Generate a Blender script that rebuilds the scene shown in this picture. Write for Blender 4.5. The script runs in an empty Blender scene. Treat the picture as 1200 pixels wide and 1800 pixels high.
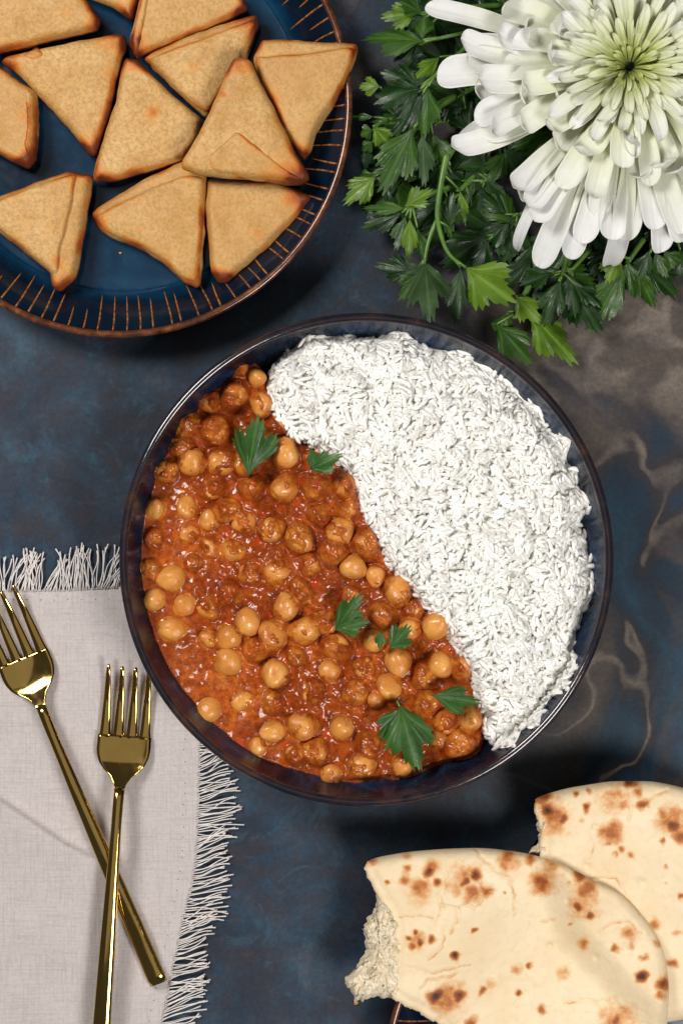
import bpy, math, random
import numpy as np
from mathutils import Vector
random.seed(7); RNG = np.random.default_rng(11)
sc = bpy.context.scene
COL = sc.collection

# ------------------------------------------------------------------ camera, world, lamps, exposure
HC = 1.0          # camera height above the table (m)
FP = 3572.0       # focal length in photograph pixels (photograph 1200 x 1800)
cd = bpy.data.cameras.new('camera'); cam = bpy.data.objects.new('camera', cd); COL.objects.link(cam)
cam.location = (0, 0, HC); cam.rotation_euler = (0, 0, 0)
cd.sensor_fit = 'VERTICAL'; cd.sensor_height = 36; cd.lens = 36*FP/1800
cd.clip_start = 0.01; cd.clip_end = 50
sc.camera = cam
world = bpy.data.worlds.new('World'); sc.world = world; world.use_nodes = True
bg = world.node_tree.nodes['Background']; bg.inputs[0].default_value = (1.0, 0.98, 0.96, 1); bg.inputs[1].default_value = 0.06
def area(name, loc, target, size, size_y, power, col):
    l = bpy.data.lights.new(name, 'AREA'); l.shape = 'RECTANGLE'; l.size = size; l.size_y = size_y
    l.energy = power; l.color = col
    o = bpy.data.objects.new(name, l); COL.objects.link(o); o.location = loc
    o.rotation_euler = (Vector(target)-Vector(loc)).to_track_quat('-Z', 'Y').to_euler()
    return o
area('softbox_window_side', (-0.70, 0.56, 1.05), (0.0, 0.0, 0.0), 0.40, 0.40, 16.0, (1.0, 0.97, 0.94))
area('softbox_table_side', (0.56, -0.62, 1.05), (0.0, 0.0, 0.0), 0.40, 0.40, 13.0, (1.0, 0.97, 0.94))
area('overhead_bounce', (0.0, 0.0, 1.75), (0.0, 0.0, 0.0), 1.3, 1.3, 1.5, (1.0, 0.96, 0.90))
sc.view_settings.view_transform = 'Standard'; sc.view_settings.look = 'None'
sc.view_settings.gamma = 1.0; sc.view_settings.use_curve_mapping = False
sc.view_settings.exposure = 0.0

# ------------------------------------------------------------------ helpers
def kz(z): return FP/(HC-z)
def W(x, y, z):
    """photograph pixel + real height -> world point"""
    x = np.asarray(x, float); y = np.asarray(y, float); z = np.asarray(z, float)
    k = FP/(HC-z)
    return np.stack(np.broadcast_arrays((x-600)/k, (900-y)/k, z), -1)
WO = {}
def tag(o, label=None, cat=None, group=None, kind=None):
    if label: o['label'] = label
    if cat: o['category'] = cat
    if group: o['group'] = group
    if kind: o['kind'] = kind
    return o
def thing(name, loc, label, cat, group=None):
    o = bpy.data.objects.new(name, None); COL.objects.link(o); o.empty_display_size = 0.01
    o.location = tuple(float(c) for c in loc); WO[o.name] = np.array(loc, float)
    return tag(o, label, cat, group)
def mesh(name, V, F, smooth=True, attrs=None):
    V = np.asarray(V, float); me = bpy.data.meshes.new(name)
    if isinstance(F, np.ndarray):
        n, k = F.shape
        me.vertices.add(len(V)); me.vertices.foreach_set('co', V.astype(np.float32).ravel())
        me.loops.add(n*k); me.loops.foreach_set('vertex_index', F.astype(np.int32).ravel())
        me.polygons.add(n); me.polygons.foreach_set('loop_start', np.arange(0, n*k, k, dtype=np.int32))
        try: me.polygons.foreach_set('loop_total', np.full(n, k, dtype=np.int32))
        except Exception: pass
        me.update(calc_edges=True); me.validate()
    else:
        me.from_pydata(V.tolist(), [], [tuple(int(i) for i in f) for f in F])
    if smooth: me.polygons.foreach_set('use_smooth', np.ones(len(me.polygons), dtype=bool))
    for k, a in (attrs or {}).items():
        at = me.attributes.new(k, 'FLOAT', 'POINT'); at.data.foreach_set('value', np.asarray(a, np.float32))
    me.update()
    return me
def mk(name, V, F, mat, parent=None, org=None, smooth=True, attrs=None):
    V = np.asarray(V, float)
    if org is None:
        org = WO[parent.name] if parent else np.array([V[:,0].mean(), V[:,1].mean(), V[:,2].min()])
    org = np.asarray(org, float)
    me = mesh(name, V-org, F, smooth, attrs)
    me.materials.append(mat)
    o = bpy.data.objects.new(name, me); COL.objects.link(o)
    if parent: o.parent = parent; o.location = tuple(org-WO[parent.name])
    else: o.location = tuple(org)
    WO[o.name] = org
    return o
def copy_tree(o, parent=None):
    c = o.copy(); COL.objects.link(c); c.parent = parent
    for ch in [x for x in bpy.data.objects if x.parent == o]: copy_tree(ch, c)
    return c
def join(parts):
    Vs, Fs, n = [], [], 0
    for V, F in parts:
        Vs.append(np.asarray(V, float)); Fs += [tuple(i+n for i in f) for f in F]; n += len(V)
    return np.concatenate(Vs), Fs
def loft(S, cap=True, closed=True):
    """S: (stations, ring, 3)"""
    S = np.asarray(S, float); m, n, _ = S.shape; F = []
    for i in range(m-1):
        for j in range(n if closed else n-1):
            a = i*n+j; b = i*n+(j+1) % n
            F.append((a, b, b+n, a+n))
    if cap and closed:
        F.append(tuple(range(n-1, -1, -1))); F.append(tuple((m-1)*n+j for j in range(n)))
    return S.reshape(-1, 3), F
def tube(P, R, n=6):
    P = np.asarray(P, float); R = np.broadcast_to(np.asarray(R, float), (len(P),))
    T = np.gradient(P, axis=0); T /= np.linalg.norm(T, axis=1)[:, None]+1e-12
    up = np.array([0, 0, 1.0]) if abs(T[0, 2]) < 0.9 else np.array([1.0, 0, 0])
    S = []
    for p, t, r in zip(P, T, R):
        a = np.cross(up, t); a /= np.linalg.norm(a); b = np.cross(t, a)
        th = np.linspace(0, 2*math.pi, n, endpoint=False)
        S.append(p+r*(np.cos(th)[:, None]*a+np.sin(th)[:, None]*b))
    return loft(S)
def lathe(prof, n=128, c=(0, 0, 0), close=False):
    th = np.linspace(0, 2*math.pi, n, endpoint=False); prof = np.asarray(prof, float)
    S = np.stack([prof[:, 0, None]*np.cos(th), prof[:, 0, None]*np.sin(th), np.repeat(prof[:, 1, None], n, 1)], -1)+np.asarray(c, float)
    if close: S = np.concatenate([S, S[:1]])
    V, F = loft(S, cap=False)
    return V, np.array(F)
def spline(P, n):
    """Catmull-Rom resample of control points (rows) to n points"""
    P = np.asarray(P, float); m = len(P)
    Q = np.concatenate([[2*P[0]-P[1]], P, [2*P[-1]-P[-2]]])
    t = np.linspace(0, m-1-1e-9, n); i = t.astype(int); f = (t-i)[:, None]
    a, b, c, d = Q[i], Q[i+1], Q[i+2], Q[i+3]
    return 0.5*((2*b)+(-a+c)*f+(2*a-5*b+4*c-d)*f**2+(-a+3*b-3*c+d)*f**3)
def chaikin(P, it=2, w=0.25):
    P = np.asarray(P, float)
    for _ in range(it):
        Q = np.roll(P, -1, 0); P = np.stack([P*(1-w)+Q*w, P*w+Q*(1-w)], 1).reshape(-1, 2)
    return P
def resample(P, n):
    P = np.asarray(P, float); Q = np.concatenate([P, P[:1]])
    d = np.concatenate([[0], np.cumsum(np.linalg.norm(np.diff(Q, axis=0), axis=1))])
    t = np.linspace(0, d[-1], n, endpoint=False)
    return np.stack([np.interp(t, d, Q[:, 0]), np.interp(t, d, Q[:, 1])], 1)
def segdist(P, A, B):
    d = B-A; t = np.clip(((P-A)@d)/(d@d+1e-12), 0, 1)
    return np.linalg.norm(P-(A+t[:, None]*d), axis=1)
def pdist(P, poly):
    """signed distance, inside positive"""
    P = np.asarray(P, float); poly = np.asarray(poly, float)
    D = np.full(len(P), 1e9); ins = np.zeros(len(P), bool); n = len(poly)
    for i in range(n):
        A, B = poly[i], poly[(i+1) % n]
        D = np.minimum(D, segdist(P, A, B))
        c = (A[1] > P[:, 1]) != (B[1] > P[:, 1])
        xx = (B[0]-A[0])*(P[:, 1]-A[1])/(B[1]-A[1]+1e-15)+A[0]
        ins ^= c & (P[:, 0] < xx)
    return np.where(ins, D, -D)
def linedist(P, L):
    D = np.full(len(P), 1e9)
    for a, b in zip(L[:-1], L[1:]): D = np.minimum(D, segdist(P, np.array(a, float), np.array(b, float)))
    return D
_h = np.random.default_rng(5).random((4096,))
def _hash(ix, iy, s): return _h[(ix*73+iy*179+(ix*iy) % 97*31+s*911) % 4096]
def vn(x, y, s=0):
    """value noise -1..1"""
    x = np.asarray(x, float); y = np.asarray(y, float)
    ix = np.floor(x).astype(int); iy = np.floor(y).astype(int); fx = x-ix; fy = y-iy
    fx = fx*fx*(3-2*fx); fy = fy*fy*(3-2*fy)
    a = _hash(ix, iy, s); b = _hash(ix+1, iy, s); c = _hash(ix, iy+1, s); d = _hash(ix+1, iy+1, s)
    return 2*((a*(1-fx)+b*fx)*(1-fy)+(c*(1-fx)+d*fx)*fy)-1
def fbm(x, y, s=0, o=3):
    r = 0; a = 1; t = 0
    for i in range(o):
        r = r+a*vn(x*2**i+17*i, y*2**i+5*i, s+i); t += a; a *= 0.5
    return r/t
def sstep(a, b, x):
    t = np.clip((np.asarray(x, float)-a)/(b-a), 0, 1); return t*t*(3-2*t)
def ringfill(poly, c, ts):
    """concentric rings: poly (N,2), centre c, ts descending from 1; last ring closes on the centre"""
    poly = np.asarray(poly, float); n = len(poly)
    P = np.concatenate([c+(poly-c)*t for t in ts]+[np.array([c])])
    m = len(ts); j = np.arange(n); F = []
    for i in range(m-1):
        a = i*n+j; b = i*n+(j+1) % n
        F += list(zip(a, b, b+n, a+n))
    a = (m-1)*n+j; b = (m-1)*n+(j+1) % n
    F += [(int(x), int(y), m*n) for x, y in zip(a, b)]
    return P, F

# ------------------------------------------------------------------ materials
class M:
    def __init__(s, name, rough=0.5, spec=0.5, **kw):
        s.m = bpy.data.materials.new(name); s.m.use_nodes = True; s.t = s.m.node_tree
        s.b = s.t.nodes['Principled BSDF']; s.out = s.t.nodes['Material Output']
        s.b.inputs['Roughness'].default_value = rough
        s.b.inputs['Specular IOR Level'].default_value = spec
        for k, v in kw.items(): s.b.inputs[k.replace('_', ' ')].default_value = v
        s.tc = s.n('ShaderNodeTexCoord'); s.obj = s.tc.outputs['Object']
        s.h = None
    def n(s, ty, **kw):
        nd = s.t.nodes.new(ty)
        for k, v in kw.items(): setattr(nd, k, v)
        return nd
    def put(s, sock, v):
        if isinstance(v, bpy.types.NodeSocket): s.t.links.new(v, sock)
        elif isinstance(v, tuple) and len(v) == 3 and sock.type == 'RGBA': sock.default_value = (*v, 1)
        else: sock.default_value = v
    def noise(s, scale, detail=3, rough=0.55, dist=0.0, vec=None, out=0):
        nd = s.n('ShaderNodeTexNoise'); s.put(nd.inputs['Vector'], vec or s.obj)
        for k, v in (('Scale', scale), ('Detail', detail), ('Roughness', rough), ('Distortion', dist)): nd.inputs[k].default_value = v
        return nd.outputs[out]
    def vor(s, scale, feature='F1', vec=None, rnd=1.0):
        nd = s.n('ShaderNodeTexVoronoi', feature=feature); s.put(nd.inputs['Vector'], vec or s.obj)
        nd.inputs['Scale'].default_value = scale; nd.inputs['Randomness'].default_value = rnd
        return nd.outputs['Distance']
    def ramp(s, fac, stops, interp='LINEAR'):
        nd = s.n('ShaderNodeValToRGB'); cr = nd.color_ramp; cr.interpolation = interp
        while len(cr.elements) < len(stops): cr.elements.new(0.5)
        for e, (p, c) in zip(cr.elements, stops):
            e.position = p; e.color = (*(c if isinstance(c, tuple) else (c, c, c)), 1)
        s.put(nd.inputs[0], fac); return nd.outputs[0]
    def mix(s, fac, a, b, mode='MIX'):
        nd = s.n('ShaderNodeMix', data_type='RGBA', blend_type=mode)
        s.put(nd.inputs[0], fac); s.put(nd.inputs[6], a); s.put(nd.inputs[7], b); return nd.outputs[2]
    def math(s, op, a, b=0.0, c=0.0):
        nd = s.n('ShaderNodeMath', operation=op)
        s.put(nd.inputs[0], a); s.put(nd.inputs[1], b); s.put(nd.inputs[2], c); return nd.outputs[0]
    def attr(s, name): return s.n('ShaderNodeAttribute', attribute_name=name).outputs['Fac']
    def rand(s): return s.n('ShaderNodeObjectInfo').outputs['Random']
    def color(s, c): s.put(s.b.inputs['Base Color'], c); return s
    def rough(s, r): s.put(s.b.inputs['Roughness'], r); return s
    def bump(s, h, dist, strength=1.0):
        nd = s.n('ShaderNodeBump'); nd.inputs['Strength'].default_value = strength; nd.inputs['Distance'].default_value = dist
        s.put(nd.inputs['Height'], h)
        if s.h: s.t.links.new(s.h, nd.inputs['Normal'])
        s.h = nd.outputs[0]; s.t.links.new(s.h, s.b.inputs['Normal']); return s
    def sss(s, w, r, scale):
        s.b.inputs['Subsurface Weight'].default_value = w; s.b.inputs['Subsurface Radius'].default_value = r
        s.b.inputs['Subsurface Scale'].default_value = scale; return s
    def offset(s, amount=3.0):
        """texture coordinates shifted per object"""
        nd = s.n('ShaderNodeVectorMath', operation='MULTIPLY_ADD')
        s.put(nd.inputs[0], s.obj); nd.inputs[1].default_value = (1, 1, 1)
        r = s.rand(); cb = s.n('ShaderNodeCombineXYZ')
        for i, f in enumerate((amount, amount*1.7, amount*0.6)): s.put(cb.inputs[i], s.math('MULTIPLY', r, f))
        s.put(nd.inputs[2], cb.outputs[0]); s.obj = nd.outputs[0]; return s
MAT = {}
def build_materials():
    # --- marbled table board: blue mottling on one side, brown flow with blue and tan veins on the other
    m = M('marbled_board', rough=0.5, spec=0.22)
    sx = m.n('ShaderNodeSeparateXYZ'); m.put(sx.inputs[0], m.obj)
    side = m.math('ADD', m.math('MULTIPLY', sx.outputs[0], 4.2), m.math('MULTIPLY', sx.outputs[1], 0.9))
    side = m.math('ADD', side, m.math('MULTIPLY', m.math('SUBTRACT', m.noise(9, 3), 0.5), 0.9))
    sidef = m.ramp(side, [(0.12, 0.0), (0.42, 1.0)])
    n1 = m.noise(26, 8, 0.65, 0.4); n2 = m.noise(75, 7, 0.7); n3 = m.noise(420, 4, 0.7)
    blue = m.ramp(n1, [(0.30, (0.026, 0.024, 0.033)), (0.43, (0.016, 0.028, 0.048)), (0.53, (0.020, 0.046, 0.078)), (0.62, (0.034, 0.070, 0.108)), (0.74, (0.085, 0.105, 0.135))])
    blue = m.mix(m.ramp(n2, [(0.40, 0.0), (0.66, 0.75)]), blue, (0.042, 0.034, 0.042))
    blue = m.mix(m.ramp(m.noise(40, 8, 0.75, 1.2), [(0.55, 0.0), (0.70, 0.75)]), blue, (0.038, 0.100, 0.140))
    # flowing marbling: contour bands of a warped field
    wv = m.n('ShaderNodeVectorMath', operation='MULTIPLY_ADD'); m.put(wv.inputs[0], m.noise(9, 3, 0.5, 0.4, out=1)); wv.inputs[1].default_value = (0.22, 0.16, 0); m.put(wv.inputs[2], m.obj)
    fl = m.noise(6.5, 3, 0.42, 0.3, vec=wv.outputs[0])
    band = m.math('PINGPONG', m.math('ADD', m.math('MULTIPLY', fl, 9.0), m.math('MULTIPLY', m.noise(60, 4), 0.35)), 1.0)
    tan = m.ramp(band, [(0.0, 1.0), (0.05, 0.8), (0.13, 0.0)])
    inb = m.ramp(m.noise(11, 3, 0.55, 1.0), [(0.46, 0.0), (0.56, 1.0)])
    brown = m.ramp(band, [(0.0, (0.100, 0.080, 0.067)), (0.4, (0.085, 0.066, 0.056)), (0.75, (0.056, 0.046, 0.043)), (1.0, (0.030, 0.028, 0.032))])
    blu2 = m.ramp(band, [(0.15, (0.030, 0.026, 0.030)), (0.4, (0.010, 0.030, 0.056)), (1.0, (0.014, 0.058, 0.100))])
    brown = m.mix(inb, brown, blu2)
    brown = m.mix(m.math('MULTIPLY', tan, m.ramp(m.noise(14, 2), [(0.36, 0.15), (0.55, 1.0)])), brown, (0.21, 0.17, 0.14))
    brown = m.mix(m.ramp(n2, [(0.40, 0.0), (0.7, 0.5)]), brown, (0.030, 0.028, 0.032))
    c = m.mix(sidef, blue, brown)
    c = m.mix(m.ramp(n3, [(0.35, 0.35), (0.65, 0.0)]), c, (0.008, 0.009, 0.012))
    c = m.mix(m.ramp(m.noise(900, 2, 0.6), [(0.68, 0.0), (0.80, 0.30)]), c, (0.10, 0.11, 0.125))
    m.color(c).rough(m.ramp(n2, [(0.3, 0.42), (0.7, 0.62)])).bump(n3, 0.0002, 0.4)
    MAT['table'] = m.m
    # --- glazes
    m = M('navy_glaze', rough=0.12, spec=0.4)
    n1 = m.noise(38, 5, 0.6, 0.8)
    c = m.ramp(n1, [(0.40, (0.003, 0.006, 0.014)), (0.54, (0.007, 0.018, 0.042)), (0.66, (0.022, 0.048, 0.098)), (0.78, (0.055, 0.085, 0.13))])
    c = m.mix(m.ramp(m.noise(700, 2), [(0.62, 0.0), (0.74, 0.25)]), c, (0.12, 0.14, 0.18))
    m.color(c).rough(m.ramp(m.noise(120, 3), [(0.3, 0.16), (0.7, 0.30)])).bump(m.noise(50, 2), 0.0004, 0.2)
    MAT['navy'] = m.m
    m = M('navy_rim_glaze', rough=0.12, spec=0.6)
    m.color(m.ramp(m.noise(55, 4, 0.6, 1), [(0.35, (0.008, 0.008, 0.014)), (0.55, (0.020, 0.014, 0.018)), (0.7, (0.05, 0.022, 0.016))])).bump(m.noise(90, 2), 0.0005, 0.3)
    MAT['navy_rim'] = m.m
    m = M('teal_glaze', rough=0.15, spec=0.4)
    n1 = m.noise(30, 5, 0.6, 0.5)
    c = m.ramp(n1, [(0.33, (0.002, 0.012, 0.030)), (0.52, (0.003, 0.026, 0.060)), (0.70, (0.006, 0.046, 0.094))])
    c = m.mix(m.ramp(m.noise(800, 2), [(0.60, 0.0), (0.74, 0.25)]), c, (0.015, 0.06, 0.10))
    ln = m.n('ShaderNodeVectorMath', operation='LENGTH'); m.put(ln.inputs[0], m.obj)
    c = m.mix(m.ramp(m.math('MULTIPLY', ln.outputs['Value'], 10.0), [(0.90, 0.0), (0.97, 0.8)]), c, (0.0015, 0.004, 0.010))
    m.color(c).rough(m.ramp(m.noise(160, 3), [(0.3, 0.10), (0.7, 0.2)])).bump(m.noise(120, 2), 0.0002, 0.2)
    MAT['teal'] = m.m
    m = M('brown_break_glaze', rough=0.18, spec=0.55)
    m.color(m.ramp(m.noise(160, 4, 0.6), [(0.3, (0.030, 0.010, 0.006)), (0.55, (0.11, 0.034, 0.012)), (0.75, (0.26, 0.09, 0.028))]))
    MAT['rimbrown'] = m.m
    m = M('ochre_ridge_glaze', rough=0.25, spec=0.5)
    m.color(m.ramp(m.noise(420, 3), [(0.3, (0.10, 0.030, 0.008)), (0.6, (0.40, 0.15, 0.035))]))
    MAT['ridge'] = m.m
    # --- rice
    m = M('boiled_rice', rough=0.38, spec=0.45).offset(1.0)
    m.color(m.ramp(m.noise(130, 3), [(0.3, (0.85, 0.83, 0.77)), (0.7, (0.90, 0.89, 0.86))]))
    m.sss(0.0, (1.0, 0.95, 0.85), 0.0010)
    m.bump(m.noise(900, 2), 0.0002, 0.3)
    MAT['rice'] = m.m
    # --- curry sauce
    m = M('tomato_curry_sauce', rough=0.28, spec=0.25)
    n1 = m.noise(55, 5, 0.6, 0.6); n2 = m.noise(330, 4, 0.65)
    c = m.ramp(n1, [(0.28, (0.20, 0.030, 0.004)), (0.46, (0.36, 0.066, 0.007)), (0.60, (0.47, 0.105, 0.011)), (0.76, (0.50, 0.165, 0.034))])
    c = m.mix(m.ramp(n2, [(0.40, 0.75), (0.60, 0.0)]), c, (0.17, 0.024, 0.004))
    c = m.mix(m.ramp(m.noise(26, 4, 0.6, 0.5), [(0.40, 0.45), (0.56, 0.0)]), c, (0.19, 0.028, 0.005))
    c = m.mix(m.ramp(m.noise(700, 3, 0.6), [(0.58, 0.0), (0.72, 0.45)]), c, (0.55, 0.22, 0.06))
    c = m.mix(m.ramp(m.noise(210, 2, 0.5), [(0.64, 0.0), (0.72, 0.8)]), c, (0.46, 0.034, 0.005))
    c = m.mix(m.ramp(m.vor(330), [(0.07, 0.75), (0.12, 0.0)]), c, (0.035, 0.022, 0.006))
    fm = m.math('MULTIPLY', m.attr('film'), m.ramp(m.noise(240, 4, 0.6), [(0.38, 0.15), (0.62, 1.0)]))
    c = m.mix(m.math('MULTIPLY', fm, 0.72), c, (0.60, 0.210, 0.026))
    m.b.inputs['Coat Weight'].default_value = 0.25; m.b.inputs['Coat Roughness'].default_value = 0.06
    m.color(c).rough(m.ramp(m.noise(140, 3), [(0.38, 0.14), (0.62, 0.26)]))
    m.bump(m.noise(230, 4, 0.5), 0.0009, 0.55).bump(m.noise(900, 2, 0.5), 0.00012, 0.35)
    MAT['sauce'] = m.m
    # --- chickpeas: golden skin, smears of sauce
    m = M('chickpea_skin', rough=0.25, spec=0.5).offset(2.0)
    n1 = m.noise(110, 3, 0.5)
    c = m.ramp(n1, [(0.3, (0.52, 0.180, 0.028)), (0.6, (0.66, 0.290, 0.062)), (0.8, (0.73, 0.39, 0.12))])
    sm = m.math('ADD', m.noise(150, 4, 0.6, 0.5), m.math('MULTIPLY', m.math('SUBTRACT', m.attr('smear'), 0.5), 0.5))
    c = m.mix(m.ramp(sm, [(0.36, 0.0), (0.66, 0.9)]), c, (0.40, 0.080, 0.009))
    c = m.mix(m.ramp(m.vor(420), [(0.06, 0.8), (0.10, 0.0)]), c, (0.04, 0.02, 0.006))
    m.color(c).rough(m.ramp(m.noise(300, 2), [(0.35, 0.2), (0.65, 0.45)])).bump(m.noise(260, 4), 0.0010, 0.6)
    m.sss(0.15, (1.0, 0.45, 0.15), 0.002)
    MAT['chickpea'] = m.m
    # --- fried pastry
    m = M('fried_pastry', rough=0.5, spec=0.35).offset(1.0)
    n1 = m.noise(45, 5, 0.6); n2 = m.noise(520, 5, 0.72)
    c = m.ramp(n1, [(0.30, (0.48, 0.240, 0.064)), (0.5, (0.60, 0.350, 0.122)), (0.7, (0.68, 0.450, 0.190))])
    c = m.mix(m.ramp(n2, [(0.40, 0.6), (0.56, 0.0)]), c, (0.32, 0.180, 0.062))
    c = m.mix(m.math('MULTIPLY', m.rand(), 0.45), c, (0.47, 0.235, 0.060))
    br = m.math('ADD', m.attr('brown'), m.math('MULTIPLY', m.math('SUBTRACT', m.noise(110, 5, 0.68), 0.5), 0.95))
    c = m.mix(m.ramp(br, [(0.16, 0.0), (0.42, 0.75), (0.85, 1.0)]), c, m.ramp(br, [(0.3, (0.60, 0.24, 0.035)), (0.6, (0.47, 0.125, 0.014)), (0.85, (0.30, 0.060, 0.009)), (1.0, (0.15, 0.030, 0.007))]))
    m.color(c).rough(m.ramp(n1, [(0.3, 0.36), (0.7, 0.58)])).bump(m.noise(130, 4, 0.6), 0.0014, 0.5).bump(n2, 0.0007, 0.5).bump(m.noise(1500, 2), 0.0002, 0.4)
    MAT['pastry'] = m.m
    # --- flatbread crust and crumb
    m = M('flatbread_crust', rough=0.62, spec=0.3)
    n1 = m.noise(40, 4); n2 = m.noise(300, 4, 0.6)
    c = m.ramp(n1, [(0.3, (0.70, 0.54, 0.33)), (0.7, (0.77, 0.64, 0.44))])
    c = m.mix(m.ramp(n2, [(0.3, 0.22), (0.5, 0.0)]), c, (0.56, 0.38, 0.19))
    ch = m.math('ADD', m.attr('char'), m.math('MULTIPLY', m.math('SUBTRACT', m.noise(170, 5, 0.65), 0.5), 0.75))
    c = m.mix(m.ramp(ch, [(0.16, 0.0), (0.36, 0.6), (0.55, 0.95), (1.0, 1.0)]), c, m.ramp(ch, [(0.2, (0.68, 0.36, 0.10)), (0.45, (0.52, 0.18, 0.024)), (0.7, (0.27, 0.062, 0.010)), (1.0, (0.055, 0.016, 0.007))]))
    m.color(c).bump(n2, 0.0006, 0.45).bump(m.noise(70, 2), 0.0015, 0.3)
    MAT['naan'] = m.m
    m = M('flatbread_crumb', rough=0.8, spec=0.2)
    m.color(m.ramp(m.noise(300, 4), [(0.3, (0.72, 0.57, 0.36)), (0.6, (0.86, 0.76, 0.58))])).bump(m.noise(500, 4, 0.7), 0.0018, 0.8)
    m.sss(0.2, (1, .8, .5), 0.002)
    MAT['crumb'] = m.m
    # --- linen
    m = M('pale_linen', rough=0.85, spec=0.15)
    sp = m.n('ShaderNodeSeparateXYZ'); m.put(sp.inputs[0], m.obj)
    per = 2*math.pi/0.00062
    wx = m.math('SINE', m.math('ADD', m.math('MULTIPLY', sp.outputs[0], per), m.math('MULTIPLY', m.noise(60, 2), 6)))
    wy = m.math('SINE', m.math('ADD', m.math('MULTIPLY', sp.outputs[1], per), m.math('MULTIPLY', m.noise(60, 2), 6)))
    wv = m.math('MULTIPLY', wx, wy)
    slub = m.noise(600, 3)
    c = m.ramp(m.math('ADD', m.math('MULTIPLY', wv, 0.30), 0.5), [(0.2, (0.57, 0.505, 0.49)), (0.6, (0.73, 0.67, 0.655))])
    def stretched(sx_, sy_):
        vm = m.n('ShaderNodeVectorMath', operation='MULTIPLY'); m.put(vm.inputs[0], m.obj); vm.inputs[1].default_value = (sx_, sy_, 1)
        return m.noise(1.0, 3, 0.6, vec=vm.outputs[0])
    th1 = stretched(50, 1100); th2 = stretched(1100, 50)
    c = m.mix(m.ramp(th1, [(0.32, 0.40), (0.52, 0.0)]), c, (0.46, 0.40, 0.385))
    c = m.mix(m.ramp(th2, [(0.32, 0.40), (0.52, 0.0)]), c, (0.46, 0.40, 0.385))
    c = m.mix(m.ramp(slub, [(0.35, 0.25), (0.6, 0.0)]), c, (0.44, 0.385, 0.365))
    m.bump(m.math('ADD', th1, th2), 0.0005, 0.6)
    m.color(c).bump(m.math('ADD', wv, m.math('MULTIPLY', slub, 1.2)), 0.00022, 0.7)
    MAT['linen'] = m.m
    m = M('linen_thread', rough=0.85, spec=0.15)
    m.color(m.ramp(m.noise(200, 3), [(0.3, (0.66, 0.61, 0.58)), (0.7, (0.80, 0.76, 0.73))])).bump(m.noise(2200, 2), 0.0002, 0.6)
    MAT['thread'] = m.m
    m = M('hem_hole', rough=0.9, spec=0.1); m.color((0.09, 0.075, 0.075)); MAT['hole'] = m.m
    # --- gold metal
    m = M('polished_gold', rough=0.1, Metallic=1.0)
    m.color(m.ramp(m.noise(60, 3), [(0.35, (0.58, 0.37, 0.10)), (0.65, (0.66, 0.44, 0.135))])).rough(m.ramp(m.noise(300, 4), [(0.35, 0.06), (0.7, 0.11)]))
    MAT['gold'] = m.m
    # --- parsley
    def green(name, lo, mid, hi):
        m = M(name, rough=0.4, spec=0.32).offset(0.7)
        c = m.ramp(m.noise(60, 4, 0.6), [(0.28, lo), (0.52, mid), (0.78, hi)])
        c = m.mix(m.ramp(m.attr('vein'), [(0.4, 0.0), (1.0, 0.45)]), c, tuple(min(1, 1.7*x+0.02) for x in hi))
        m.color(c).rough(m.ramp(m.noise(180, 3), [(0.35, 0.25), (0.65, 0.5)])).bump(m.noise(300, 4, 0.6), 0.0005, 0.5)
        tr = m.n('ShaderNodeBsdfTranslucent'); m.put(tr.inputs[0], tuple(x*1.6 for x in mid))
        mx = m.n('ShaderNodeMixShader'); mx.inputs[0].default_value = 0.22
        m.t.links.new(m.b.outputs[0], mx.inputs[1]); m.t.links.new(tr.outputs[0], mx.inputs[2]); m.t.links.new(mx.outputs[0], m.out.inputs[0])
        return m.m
    MAT['leaf0'] = green('parsley_dark', (0.004, 0.018, 0.003), (0.009, 0.036, 0.005), (0.024, 0.068, 0.010))  # green of the dark leaves, also the painted shade of inner sprigs
    MAT['leaf1'] = green('parsley_mid', (0.014, 0.046, 0.004), (0.03, 0.086, 0.008), (0.065, 0.14, 0.016))
    MAT['leaf2'] = green('parsley_light', (0.05, 0.11, 0.007), (0.095, 0.18, 0.012), (0.16, 0.26, 0.03))
    MAT['leaf3'] = green('parsley_grey_green', (0.024, 0.056, 0.019), (0.042, 0.086, 0.029), (0.07, 0.125, 0.048))
    MAT['leaf4'] = green('parsley_garnish', (0.016, 0.060, 0.010), (0.034, 0.100, 0.018), (0.070, 0.150, 0.034))
    m = M('parsley_stem', rough=0.35, spec=0.5); m.color(m.ramp(m.noise(90, 3), [(0.3, (0.055, 0.13, 0.018)), (0.7, (0.13, 0.24, 0.045))])); MAT['stem'] = m.m
    # --- petals
    m = M('chrysanthemum_petal', rough=0.42, spec=0.35)
    g = m.attr('green')
    c = m.ramp(g, [(0.0, (0.90, 0.90, 0.89)), (0.35, (0.86, 0.88, 0.66)), (0.7, (0.62, 0.68, 0.20)), (1.0, (0.30, 0.36, 0.035))])
    c = m.mix(m.ramp(m.noise(260, 3), [(0.3, 0.12), (0.55, 0.0)]), c, (0.62, 0.66, 0.52))
    m.color(c).bump(m.attr('groove'), 0.0004, 0.5)
    tr = m.n('ShaderNodeBsdfTranslucent'); m.put(tr.inputs[0], c)
    mx = m.n('ShaderNodeMixShader'); mx.inputs[0].default_value = 0.36
    m.t.links.new(m.b.outputs[0], mx.inputs[1]); m.t.links.new(tr.outputs[0], mx.inputs[2]); m.t.links.new(mx.outputs[0], m.out.inputs[0])
    MAT['petal'] = m.m
    m = M('flower_heart', rough=0.6); m.color((0.030, 0.038, 0.006)); MAT['heart'] = m.m
build_materials()

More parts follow.
